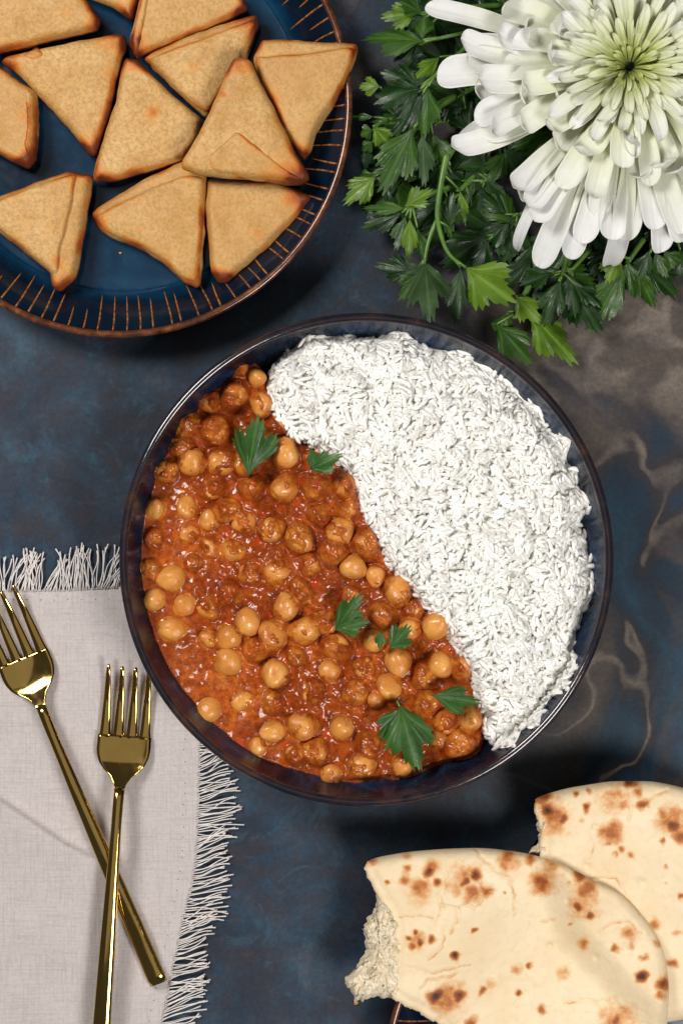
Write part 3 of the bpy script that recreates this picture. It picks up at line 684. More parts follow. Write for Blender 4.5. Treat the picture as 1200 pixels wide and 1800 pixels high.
# ------------------------------------------------------------------ parsley
def leaf_geo(base, tip, width, n=None, curl=0.25, bend=0.15, seed=0, spread=1.22, lobes=3, teeth=1.0):
    base = np.asarray(base, float); tip = np.asarray(tip, float)
    r = np.random.default_rng(seed+100)
    nt, nr = 85, 9
    u = np.linspace(-1, 1, nt)
    ang = u*spread
    lobe = np.abs(np.cos(u*math.pi*lobes/2*0.98)) if lobes % 2 == 1 else np.abs(np.sin(u*math.pi*lobes/2))
    env = 1-0.30*np.abs(u)**1.5
    Rr = env*(0.70+0.30*lobe**0.7)
    saw = (np.abs((u*7.0+r.uniform(0, 1)) % 1.0-0.5)*2)**1.3
    Rr = Rr*(1-0.15*teeth*saw*(0.5+0.5*np.abs(np.cos(u*4))))*(1+0.06*r.normal(size=nt)*0.4)
    Rr[0] = Rr[-1] = 0.30
    Rr[1] = Rr[-2] = min(Rr[1], 0.42)
    rad = np.linspace(0.0, 1, nr)**0.85
    X = np.sin(ang)[None, :]*Rr[None, :]*rad[:, None]; Y = np.cos(ang)[None, :]*Rr[None, :]*rad[:, None]
    X = X*(0.40+0.60*sstep(0, 0.5, Y))                        # wedge shaped base
    Y = Y/Y.max(); X = X/(X.max()-X.min())
    length = np.linalg.norm(tip-base)
    vein = np.abs(np.cos(u*math.pi*lobes/2*0.98))**10
    vein = np.maximum(vein, 0.45*np.abs(np.cos(u*math.pi*5.5+0.8))**14)
    ph = r.uniform(0, 6, 3)
    Z = (-curl*(2*X)**2*0.5*width+bend*np.sin(Y*2.4+0.1)*length*0.6-0.006*width*vein[None, :]*np.ones_like(Y)
         +0.05*width*np.sin(7*X+ph[0]+2*Y)*rad[:, None]+0.035*width*np.sin(u[None, :]*9+ph[1])*rad[:, None]**2)
    yd = (tip-base)/length
    nn = np.array(n if n is not None else (0, 0, 1.0), float); nn = nn-yd*(nn@yd); nn /= np.linalg.norm(nn)
    xd = np.cross(yd, nn)
    V = base+X[..., None]*width*xd+Y[..., None]*length*yd+Z[..., None]*nn
    V = V.reshape(-1, 3)
    F = np.array([(i*nt+j, i*nt+j+1, (i+1)*nt+j+1, (i+1)*nt+j) for i in range(nr-1) for j in range(nt-1)])
    vv = (vein[None, :]*np.linspace(1, .75, nr)[:, None]).ravel()
    return V, F, vv
_ls = [0]
def leaf(parent, bx, by, bz_, tx, ty, tz, wpx, tone, name='leaf', tilt=None, **kw):
    _ls[0] += 1; s = _ls[0]
    b = W(bx, by, bz_); t = W(tx, ty, tz)
    r = np.random.default_rng(s+900)
    n = np.array([r.uniform(-.35, .35), r.uniform(-.35, .35), 1.0]) if tilt is None else np.array([tilt[0], tilt[1], 1.0])
    V, F, vv = leaf_geo(b, t, wpx/3700, n, seed=s, curl=kw.pop('curl', r.uniform(0.05, 0.45)), bend=kw.pop('bend', r.uniform(0.02, 0.16)), **kw)
    V[:, 2] = np.maximum(V[:, 2], 0.0012)
    return mk(name, V, F, MAT['leaf%d' % tone], parent, attrs={'vein': vv})
def sprig(label, stem, leaves, r0=0.0016, r1=0.0008, cat='parsley'):
    P = np.concatenate([W(x, y, z)[None] for x, y, z in stem]); b = P[0].copy()
    t = thing('parsley_sprig', (b[0], b[1], b[2]), label, cat, 'parsley sprigs bunched under the flower')
    Ps = spline(P, max(12, 6*len(P)))
    V, F = tube(Ps, np.linspace(r0, r1, len(Ps)), 7)
    st = mk('stem', V, F, MAT['stem'], t)
    for lf in leaves:
        bx, by, bz_, tx, ty, tz, w, tone = lf[:8]
        lo_ = leaf(t, bx, by, bz_, tx, ty, tz, w, tone)
        # leaf stalk joining the stem
        A = W(bx, by, bz_); j = int(np.argmin(np.linalg.norm(Ps-A, axis=1))); j = max(0, j-3); B = Ps[j]
        if np.linalg.norm(A-B) > 0.002:
            Q = spline(np.array([B, (A+B)/2+np.array([0, 0, 0.001]), A]), 8); V, F = tube(Q, np.linspace(0.0008, 0.0005, 8), 5)
            mk('leaf_stalk', V, F, MAT['stem'], lo_)
    return t
z1, z2, z3 = 0.012, 0.022, 0.032
sprig('parsley sprig with broad notched leaf reaching out towards the samosa on the plate rim', [(900,40,.02),(830,55,.028),(745,73,.03)],
      [(745,74,.030,632,72,.026,62,1),(742,70,.030,748,18,.026,38,1),(735,78,.028,690,108,.022,44,0)])
sprig('parsley sprig with pale crinkled leaves beneath the topmost flower petal', [(880,10,.02),(800,15,.026),(740,25,.028)],
      [(735,24,.028,668,30,.026,52,2),(742,22,.029,702,2,.03,50,1),(748,30,.028,700,50,.024,40,0),(760,40,.025,745,85,.022,30,1)])
sprig('parsley sprig with wide flat dark leaf and fine pale veins', [(830,75,.022),(790,110,.030),(740,155,.034)],
      [(738,156,.034,655,180,.030,108,0),(740,150,.033,668,128,.027,56,0),(752,152,.034,744,245,.030,56,1),(772,100,.03,725,142,.032,34,2),(742,165,.034,690,240,.028,52,0)])
sprig('parsley sprig with small lime green leaflets beside the plate rim', [(800,170,.012),(720,200,.02),(665,215,.022)],
      [(668,152,.026,631,152,.022,36,2),(655,222,.028,690,262,.026,40,2),(655,228,.024,632,238,.02,30,1),(658,206,.02,616,206,.016,14,1),(655,248,.02,636,268,.016,28,1),(650,260,.016,640,300,.012,30,0)])
sprig('parsley sprig with long dark toothed leaf hanging from the notched bunch', [(800,170,.018),(760,195,.026),(728,222,.029)],
      [(726,224,.030,668,342,.024,78,1),(742,235,.028,746,330,.022,44,3),(760,235,.024,790,300,.016,44,1),(720,235,.026,690,290,.02,40,0)])
sprig('parsley sprig with jagged light green leaf pointing at the plate', [(760,260,.012),(700,290,.018),(660,309,.02)],
      [(660,310,.021,600,362,.018,56,2),(655,305,.02,632,312,.015,24,1)])
sprig('parsley sprig with glossy folded leaflets over the bare board', [(790,330,.014),(745,345,.02),(712,367,.022)],
      [(714,366,.023,634,366,.02,26,1),(706,374,.022,632,405,.016,46,0),(712,380,.022,694,442,.016,36,3),(712,362,.024,762,332,.026,44,2),(720,384,.022,718,462,.016,34,2),(733,400,.02,746,460,.014,28,1)])
sprig('parsley sprig with thick pale forked stem and big yellow green fan leaf', [(785,270,.03),(775,320,.031),(768,375,.030),(775,415,.029),(790,448,.029),(818,470,.028)],
      [(818,470,.028,905,535,.026,100,2),(808,470,.027,798,572,.018,48,3),(790,400,.026,795,335,.026,40,0),(785,345,.026,790,420,.024,46,1),(808,335,.025,818,398,.022,22,2)], r0=0.0017, r1=0.0008)
sprig('parsley sprig with broad grey green leaf hanging over the bowl rim', [(768,385,.028),(757,410,.027),(749,440,.027),(746,462,.027)],
      [(746,462,.027,758,568,.050,84,3),(730,478,.024,658,466,.016,52,0),(740,470,.027,712,482,.026,30,3),(745,470,.026,700,530,.024,50,1)], r0=0.0011)
sprig('parsley sprig with blunt yellow green leaf reaching down beside the bowl', [(930,500,.012),(915,530,.014),(900,560,.014)],
      [(872,570,.016,934,642,.012,66,1),(925,545,.016,1012,645,.006,74,2),(905,520,.02,950,570,.018,52,2),(890,548,.016,880,600,.012,44,1)])
sprig('parsley sprig with dark drooping leaf below the white petals', [(1000,430,.016),(990,470,.02),(982,495,.022)],
      [(985,492,.022,953,575,.018,52,0),(1000,480,.02,1010,560,.014,52,0),(970,480,.02,910,500,.02,46,0),(1010,500,.018,1055,540,.014,40,0)])
sprig('parsley sprig with serrated bright leaf lying on the bare board', [(1130,420,.014),(1110,450,.016),(1098,470,.016)],
      [(1098,468,.018,1028,592,.006,66,1),(1085,450,.02,1065,500,.018,50,2),(1100,455,.018,1110,520,.01,36,1)])
sprig('parsley sprig with wet shiny curled leaflets near the rightmost petals', [(1180,400,.014),(1150,430,.018),(1140,445,.018)],
      [(1140,440,.018,1120,495,.012,40,3),(1150,445,.018,1172,490,.012,36,1),(1165,440,.018,1200,478,.012,44,1),(1195,440,.016,1215,500,.01,44,0)])
# inner sprigs under the flower; leaves mostly darkest green, painting in deep shade
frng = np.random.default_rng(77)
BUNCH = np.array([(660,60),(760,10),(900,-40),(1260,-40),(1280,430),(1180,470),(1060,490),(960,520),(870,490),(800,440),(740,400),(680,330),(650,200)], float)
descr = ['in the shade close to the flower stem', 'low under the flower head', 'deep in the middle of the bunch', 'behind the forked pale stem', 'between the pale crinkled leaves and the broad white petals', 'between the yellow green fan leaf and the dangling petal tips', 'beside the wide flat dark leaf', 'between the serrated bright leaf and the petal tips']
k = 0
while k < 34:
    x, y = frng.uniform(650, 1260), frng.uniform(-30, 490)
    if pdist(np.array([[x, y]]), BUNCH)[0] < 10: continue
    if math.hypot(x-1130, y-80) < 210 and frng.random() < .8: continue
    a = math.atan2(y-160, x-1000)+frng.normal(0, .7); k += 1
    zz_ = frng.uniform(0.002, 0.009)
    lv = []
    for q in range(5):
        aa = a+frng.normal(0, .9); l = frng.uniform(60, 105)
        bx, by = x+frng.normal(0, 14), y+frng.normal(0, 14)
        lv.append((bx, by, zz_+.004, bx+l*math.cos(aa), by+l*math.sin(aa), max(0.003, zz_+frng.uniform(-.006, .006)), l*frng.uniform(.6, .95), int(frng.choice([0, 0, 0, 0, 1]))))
    sprig('inner parsley sprig coloured dark for shade '+descr[(7 if y > 380 else 0) if x > 1060 else (4 if x < 800 else 1) if y < 130 else 5 if (y > 390 and x > 840) else (6 if y < 270 else 3) if x < 800 else 2], [(x-60*math.cos(a), y-60*math.sin(a), zz_-.001), (x-25*math.cos(a), y-25*math.sin(a), zz_+.003), (x, y, zz_+.004)], lv)

# garnish leaves on the curry
def garnish(label, parts, stem=None):
    b = W(parts[0][0], parts[0][1], parts[0][2])
    t = thing('parsley_leaf', b, label, 'parsley leaf', 'parsley leaves garnishing the curry')
    for p in parts: leaf(t, *p[:7], p[7], name='leaf_blade', **(p[8] if len(p) > 8 else {}))
    if stem:
        V, F = tube(np.concatenate([W(*s)[None] for s in stem]), 0.0006, 6); mk('leaf_stalk', V, F, MAT['stem'], t)
g1 = .0455
garnish('tall fan shaped parsley leaf on the curry with its narrow base towards the forks', [(436,840,.0415,455,726,.047,84,4,dict(tilt=(-.1,0),spread=.85,lobes=3))])
garnish('small parsley leaf touching both curry and rice', [(543,826,.044,604,799,.0490,44,4,dict(tilt=(0,.2))),(545,786,.046,556,834,.044,24,4)])
garnish('three lobed parsley leaf standing among chickpeas in mid curry', [(588,1108,.042,640,1040,.0470,48,4,dict(tilt=(-.2,.1))),(588,1106,.042,650,1092,.045,44,4)])
garnish('parsley leaf split in two pieces beside bare chickpeas', [(668,1108,.0445,668,1144,.0430,22,4),(684,1140,.0440,722,1098,.0475,50,4,dict(tilt=(-.1,.2)))])
garnish('parsley leaf pointing from the curry into the rice', [(756,1222,.0455,846,1236,.0500,54,4,dict(tilt=(0,.3),spread=.95))])
garnish('big parsley leaf drooping over the lower curry with its stalk up', [(702,1238,.0440,735,1354,.0400,92,4,dict(tilt=(-.1,.1))),(704,1245,.0440,664,1300,.0415,44,4)], [(697,1232,.0435),(702,1242,.0442)])

# ------------------------------------------------------------------ chrysanthemum
FC = W(1112, 108, 0.060); FX = np.array([FC[0], FC[1], 0.0])
flower = thing('chrysanthemum', (FX[0], FX[1], 0.012), 'large white chrysanthemum with green heart resting on the parsley', 'flower')
prng = np.random.default_rng(41)
def petal(a, r0, zz0, r1, zz1, arch, Wd, cup=(1.2, 0.55), hook=0.0, bend=0.0, g0=0.4, g1=0.0, ns=20, tipr=0.2, point=0.5):
    nv = 9
    s = 1-(1-np.linspace(0, 1, ns))**1.7
    p0 = np.array([r0, zz0]); p2 = np.array([r1, zz1]); p1 = np.array([(r0*0.45+r1*0.55), max(zz0, zz1)+arch])
    C = ((1-s)**2)[:, None]*p0+(2*s*(1-s))[:, None]*p1+(s**2)[:, None]*p2
    hk = np.clip((s-0.72)/0.28, 0, 1)**2
    C[:, 1] += hook*hk; C[:, 0] -= abs(hook)*0.55*hk**2
    T = np.gradient(C, axis=0); T /= np.linalg.norm(T, axis=1)[:, None]
    N = np.column_stack([-T[:, 1], T[:, 0]])
    if T[0, 0] < 0: N = -N
    w = Wd/2*(0.34+0.66*sstep(0.05, 0.7, s))*np.where(s > 1-tipr, np.clip(1-((s-(1-tipr))/tipr)**2, 0.0, 1)**point, 1)
    w = np.maximum(w, Wd*0.03)
    be = np.interp(s, [0, 0.5, 1], [cup[0], cup[1], cup[1]*1.1])
    lat = bend*s**2
    er = np.array([math.cos(a), math.sin(a), 0]); el = np.array([-math.sin(a), math.cos(a), 0]); ez = np.array([0, 0, 1.0])
    v = np.linspace(-1, 1, nv); S = []; gr = []; gg = []
    for i in range(ns):
        R_ = w[i]/math.sin(min(be[i], 1.5)); x = R_*np.sin(v*be[i]); h = R_*(1-np.cos(v*be[i]))
        groove = 0.00018*np.cos(v*9.0)*min(1, s[i]*3)
        th_ = 0.00035*(1-0.6*np.abs(v))+0.00006
        tp = (h+groove); bt = (h-th_+groove*0.5)
        pos = lambda xx, hh: (er*C[i, 0]+ez*C[i, 1])+np.outer(xx+lat[i], el)+np.outer(hh, er*N[i, 0]+ez*N[i, 1])
        ring = np.concatenate([pos(x, tp), pos(x[::-1], bt[::-1])]); S.append(ring)
        gr += list(np.cos(v*9))+[0]*nv
        gg += [g0+(g1-g0)*min(1, s[i]**0.8*1.15)]*(2*nv)
    V, F = loft(S)
    return V+FX, F, gg, gr
def add_petal(*a, **k):
    V, F, gg, gr = petal(*a, **k)
    mk('petal', V, F, MAT['petal'], flower, attrs={'green': np.clip(gg, 0, 1), 'groove': gr})
# outer petals read from the photograph: tip pixel, width px, tip height, sideways bend, hook
OUT = [(747,12,36,.038,.004,.0),(803,70,46,.045,-.010,.004),(768,134,58,.038,.006,.0),(826,82,44,.040,.004,.0),(797,256,22,.030,.014,-.004),(832,142,52,.050,-.004,.004),(781,268,44,.036,-.012,.008),
  (834,210,48,.048,.006,.0),(852,238,40,.050,.008,.006),(893,342,46,.046,-.004,.006),(903,446,22,.026,.016,-.008),(922,372,44,.046,.0,.004),(946,470,46,.028,.004,.0),(935,396,44,.044,.0,.003),(1000,455,44,.032,.003,.0),
  (1020,428,46,.040,-.002,.0),(1070,476,38,.024,-.008,-.006),(1072,430,46,.040,.002,.003),(1160,450,42,.030,-.008,.003),(1152,404,44,.042,.0,.0),(1200,432,48,.036,-.004,.003),(1240,420,44,.034,.0,.0),(1280,380,46,.036,.0,.0),(866,58,46,.050,-.006,.004),(902,72,42,.055,.008,.0),(900,-15,48,.046,.0,.0),(960,-80,46,.04,.0,.0)]
for (tx, ty, w, tz, bd, hk) in OUT:
    p = W(tx, ty, tz); dx_, dy_ = p[0]-FX[0], p[1]-FX[1]; r = math.hypot(dx_, dy_)
    a = math.atan2(dy_, dx_)-bd/r
    add_petal(a, 0.018, 0.036, r, tz, max(0.003, (0.052-tz)*0.75), w/3700, cup=(1.15, 0.75), hook=hk, bend=bd, g0=0.6, g1=0.0, tipr=0.13)
def ring(n, r0, r1, z0_, z1_, w, arch, hook, g0, g1, jit=0.08, a0=0.0, cup=(1.2, .7), tipr=.18, skip=None):
    for i in range(n):
        a = a0+2*math.pi*(i+prng.uniform(-.3, .3))/n
        if skip and skip(a): continue
        f = 1+prng.normal(0, jit)
        add_petal(a, r0, z0_, r1*f, z1_+prng.normal(0, .002), arch+prng.normal(0, .0015), w*prng.uniform(.8, 1.15), cup=cup, hook=hook*prng.uniform(-.3, 1.4), bend=prng.normal(0, .0045*r1/.06), g0=g0, g1=g1, tipr=tipr)
ring(14, .018, .088, .034, .030, .0135, .010, .002, .45, 0, skip=lambda a: 1.9 < a % 6.2832 < 5.2)
ring(24, .016, .074, .037, .041, .0140, .009, .007, .66, .07, .10)
ring(24, .014, .062, .041, .048, .0135, .008, .009, .74, .11, .11)
ring(22, .012, .050, .045, .054, .0115, .006, .010, .82, .14, .10)
ring(22, .010, .0415, .049, .0575, .0080, .004, .009, .82, .03, .07, tipr=.4, cup=(1.2, .9))
ring(30, .008, .0345, .050, .0600, .0056, .003, .004, .9, .14, .08, tipr=.4)
ring(34, .006, .0280, .050, .0600, .0044, .0025, .002, .95, .26, .07, tipr=.4)
ring(34, .0045, .0215, .050, .0590, .0036, .002, .001, 1.0, .36, .08, tipr=.4)
ring(28, .0032, .0150, .050, .0575, .0028, .0015, .0, 1.0, .46, .10, tipr=.45)
ring(20, .0022, .0095, .049, .0555, .0021, .0010, .0, 1.0, .62, .12, tipr=.45)
hp = [(0.0003, .0440), (0.002, .0455), (0.006, .0465), (.012, .045), (.018, .036), (.019, .030), (.012, .020), (.005, .014), (.0035, .0125), (.0003, .0125)]
P = spline(np.array([(FX[0], FX[1], .0150), (FX[0]+.02, FX[1]+.006, .0085), (FX[0]+.055, FX[1]+.012, .0042), (FX[0]+.11, FX[1]+.018, .0036)]), 16)
V, F = tube(P, .0034, 10); mk('flower_stem', V, F, MAT['stem'], flower)
V, F = lathe(hp, 32, FX); mk('flower_heart', V, F, MAT['heart'], flower)

# ------------------------------------------------------------------ napkin
NAP = np.array([(-70,1037),(0,1037),(110,1036),(215,1031),(352,1029),(353,1150),(353,1300),(350,1420),(347,1500),(338,1560),(322,1620),(306,1700),(286,1800),(270,1870),(-70,1870)], float)
napkin_z = None
def nap_h(P):
    x, y = P[:, 0], P[:, 1]
    # raised fold running from the left border towards the crossing of the forks
    L = [(-80, 1350), (0, 1397), (60, 1437), (120, 1478), (170, 1502), (215, 1512)]
    d = linedist(P, L); below = (y > np.interp(x, [l[0] for l in L], [l[1] for l in L]))
    fade = sstep(250, 120, x)
    zz = 0.0016+0.0062*fade*np.where(below, sstep(0, 12, d)*np.exp(-np.maximum(d-12, 0)/120)*1.0, 0)
    zz += 0.0005*fade*np.where(~below, np.exp(-((d-35)/22)**2), 0)
    zz += 0.0020*(fbm(x/110, y/110, 51, 2)+0.6)*sstep(0, 40, pdist(P, NAP))
    L2 = [(20, 1250), (90, 1330), (170, 1345)]
    zz += 0.0006*np.exp(-(linedist(P, [(110, 1150), (150, 1260), (165, 1330)])/22)**2)
    zz += 0.0008*np.exp(-(linedist(P, [(150, 1690), (60, 1640), (-40, 1560)])/40)**2)
    return zz
stp = 5.0
ngx, ngy = np.meshgrid(np.arange(-70, 354, stp), np.arange(1030, 1871, stp)); P = np.column_stack([ngx.ravel(), ngy.ravel()]).astype(float)
# warp the regular grid so that its borders follow the cloth's edge
right = np.interp(P[:, 1], [1030, 1300, 1420, 1500, 1560, 1620, 1700, 1800, 1870], [353, 353, 350, 347, 338, 322, 306, 286, 270])
topy = np.interp(P[:, 0], [-70, 0, 110, 215, 353], [1039, 1037, 1036, 1031, 1029])
u = (P[:, 0]+70)/(ngx.max()+70); v = (P[:, 1]-1030)/(ngy.max()-1030)
P = np.column_stack([-70+u*(right+70), topy+v*(1870-topy)])
P[:, 0] += np.where(u > .999, 1.2*vn(P[:, 1]*.2, P[:, 1]*0, 3), 0)
zz = nap_h(P); Vn = W(P[:, 0], P[:, 1], zz)
nx = ngx.shape[1]; ny = ngx.shape[0]
Fn = [(i*nx+j, i*nx+j+1, (i+1)*nx+j+1, (i+1)*nx+j)[::-1] for i in range(ny-1) for j in range(nx-1)]
Fn = np.array(Fn); nb = len(Vn)
Vb = Vn.copy(); Vb[:, 2] = np.maximum(Vb[:, 2]-0.0007, 0.0002)
sides = []
bd = [j for j in range(nx)]+[i*nx+nx-1 for i in range(1, ny)]+[(ny-1)*nx+j for j in range(nx-2, -1, -1)]+[i*nx for i in range(ny-2, 0, -1)]
for a, b in zip(bd, bd[1:]+bd[:1]): sides.append((a, b, b+nb, a+nb))
nap = thing('napkin', W(150, 1450, 0.0), 'pale linen napkin with frayed edges under the two gold forks', 'napkin')
mk('cloth', np.concatenate([Vn, Vb]), np.concatenate([Fn, Fn[:, ::-1]+nb, np.array(sides)]), MAT['linen'], nap)
nrng = np.random.default_rng(61)
def threads(pts, dirs, lens, clump):
    parts = []
    for i, (p, d, l) in enumerate(zip(pts, dirs, lens)):
        c = clump[i]; m = 9; s = np.linspace(0, 1, m); n_ = np.array([-d[1], d[0]])
        P2 = p+np.outer(s*l, d)+np.outer((c*s**1.6+nrng.normal(0, 3.0)*np.sin(s*3)*0.8+nrng.normal(0, 1.5)*np.sin(s*6.5)), n_)
        zb = float(nap_h(p[None])[0]); 
        zt = zb*(1-s)+0.0012*s+0.0018*np.sin(s*math.pi)*nrng.uniform(.2, 1.3)+nrng.uniform(0, .0008)
        zt = np.maximum(zt, .0004)
        V, F = tube(W(P2[:, 0], P2[:, 1], zt), np.interp(s, [0, .9, 1], [.00026, .00028, .00044]), 5); parts.append((V, F))
    return join(parts)
# upper fringe
xs = np.arange(-66, 345, 2.35); xs = xs+nrng.normal(0, .6, len(xs))
pts = np.column_stack([xs, np.interp(xs, [-70, 0, 110, 215, 353], [1039, 1037, 1036, 1031, 1029])+3])
ang = 0.28*vn(xs/28, xs*0, 9)+0.10+nrng.normal(0, .10, len(xs))
dirs = np.column_stack([np.sin(ang), -np.cos(ang)])
cl = 16*vn(xs/16, xs*0+4, 12)+nrng.normal(0, 5, len(xs))
V, F = threads(pts, dirs, 68+9*vn(xs/20, xs*0+7, 5)+nrng.normal(0, 5, len(xs)), cl)
tag(mk('fringe', V, F, MAT['thread'], nap), kind='stuff')
# side fringe
ys = np.arange(1060, 1866, 3.5); ys = ys+nrng.normal(0, .7, len(ys))
xr = np.interp(ys, [1030, 1300, 1420, 1500, 1560, 1620, 1700, 1800, 1870], [353, 353, 350, 347, 338, 322, 306, 286, 270])
pts = np.column_stack([xr-3, ys])
tuft = np.floor((ys+10*vn(ys/60, ys*0, 8))/46.0); tc = (tuft+0.5)*46
ang = 0.15*np.sin(tuft*2.1)-0.28+nrng.normal(0, .06, len(ys))
dirs = np.column_stack([np.cos(ang), np.sin(ang)])
cl = -(ys-tc)*-0.42*-1+nrng.normal(0, 3.2, len(ys))
V, F = threads(pts, dirs, 66+8*np.sin(tuft*1.7)+nrng.normal(0, 4.5, len(ys)), -cl*0.9)
tag(mk('fringe', V, F, MAT['thread'], nap), kind='stuff')
# drawn-thread hem: a row of tiny needle holes
th8 = np.linspace(0, 2*math.pi, 7)[:-1]; parts = []
def hole(x, y):
    c = W(x, y, float(nap_h(np.array([[x, y]], float))[0])+0.00012)
    V = np.column_stack([c[0]+.00028*np.cos(th8), c[1]+.00028*np.sin(th8), np.full(6, c[2])]); parts.append((V, [tuple(range(6))]))
for y in np.arange(1300, 1860, 19): hole(np.interp(y, [1300, 1420, 1500, 1560, 1620, 1700, 1800, 1870], [326, 323, 321, 312, 298, 280, 262, 246])+nrng.normal(0, .8), y+nrng.normal(0, 1.5))
for x in np.arange(0, 330, 24): hole(x, 1054+nrng.normal(0, .8))
V, F = join(parts); tag(mk('hem_holes', V, F, MAT['hole'], nap, smooth=False), kind='stuff')

# ------------------------------------------------------------------ forks
def fork(label, end, tip, lift_end, lift_tip):
    """end / tip: photograph pixels of the handle end and the middle of the tine tips"""
    A = W(end[0], end[1], 0.006); B = W(tip[0], tip[1], 0.008)
    ax = (B-A)[:2]; Ln = np.linalg.norm(ax); ax /= Ln; lt = np.array([ax[1], -ax[0]])      # lt: to the right of the axis
    nz = 0.0026
    def zp(s):        # underside height profile along the fork
        return np.interp(s, [0, .10, .3, .5, .64, .70, .735, .765, .80, .86, .93, 1.0], [.0004, .0014, .0046, .0074, .0086, .0078, .0048, .0026, .0016, .0012, .0026, .0070])
    sg = np.linspace(0, 1, 400); zs = zp(sg)
    for _ in range(7): zs = np.convolve(np.pad(zs, 3, mode='edge'), np.ones(7)/7, 'valid')
    ZP_ = lambda s: nz+np.interp(s, sg, zs)+np.interp(s, [0, .84, 1], [lift_end, 0, lift_tip])
    pt = lambda s, u, h: np.concatenate([A[:2]+ax*(s*Ln)+lt*u, [ZP_(s)+h]])
    px = 1/3690.
    f = thing('fork', (*(A[:2]+ax*Ln*.5), nz), label, 'fork', 'polished gold forks on the napkin')
    def sweep(ss, hw, th_, prof):
        S = []
        for s, w, t in zip(ss, hw, th_): S.append([pt(s, u*w, h*t) for u, h in prof])
        return loft(np.array(S))
    octo = [(-.80, 0), (.80, 0), (1, .15), (1, .62), (.93, .78), (.62, .93), (.25, .99), (0, 1), (-.25, .99), (-.62, .93), (-.93, .78), (-1, .62), (-1, .15)]
    ss = np.linspace(0, .715, 40)
    hw = np.interp(ss, [0, .02, .15, .35, .5, .62, .715], [16*px, 17*px, 16*px, 13.5*px, 11*px, 9.2*px, 9.4*px]); tt = np.interp(ss, [0, .5, .715], [.0042, .0036, .0030])
    V, F = sweep(ss, hw, tt, octo); mk('handle', V, F, MAT['gold'], f)
    # head: shallow scoop from the neck to the roots of the tines
    ss = np.linspace(.708, .832, 26)
    hw = np.interp(ss, [.708, .72, .738, .752, .768, .785, .80, .832], [9.4*px, 10.5*px, 19*px, 32*px, 42*px, 47*px, 48.5*px, 48*px])
    S = []; uu = np.linspace(-1, 1, 15)
    for s, w in zip(ss, hw):
        c = np.interp(s, [.708, .74, .79, .832], [0, .0004, .0010, .0009]); t = np.interp(s, [.708, .75, .832], [.0029, .0017, .0015])
        topr = [pt(s, u*w, t+c*u*u) for u in uu]; bot = [pt(s, u*w, c*u*u) for u in uu[::-1]]; S.append(topr+bot)
    V, F = loft(np.array(S)); hd = mk('head', V, F, MAT['gold'], f)
    # tines
    for k in range(4):
        uc0 = (-1.5+k)*24.2*px; root = .826
        ss = np.linspace(root, 1-[.0, .004, .004, .0][k], 22); q = (ss-root)/(1-root)
        hw = np.interp(q, [0, .06, .2, .85, .97, 1], [11.6*px, 9.6*px, 8.6*px, 4.6*px, 3.4*px, 1.2*px]); tt = np.interp(q, [0, .9, 1], [.0015, .0014, .0008])
        S = []
        for s, w, t, qq in zip(ss, hw, tt, q):
            uc = uc0*(1+0.0*qq); c = 0.0009*(uc0/(48*px))**2
            S.append([pt(s, uc+u*w, c+h*t) for u, h in [(-.6, 0), (.6, 0), (1, .3), (1, .75), (.6, 1), (-.6, 1), (-1, .75), (-1, .3)]])
        V, F = loft(np.array(S)); mk('tine', V, F, MAT['gold'], hd)
    return f
fork('gold fork whose square handle end shows on the napkin, lying underneath', (279, 1729), (-9, 1040), 0.0, 0.0)
fork('gold fork lying on top, its tines reaching under the bowl rim', (174, 1912), (228, 1169), 0.0085, 0.0)

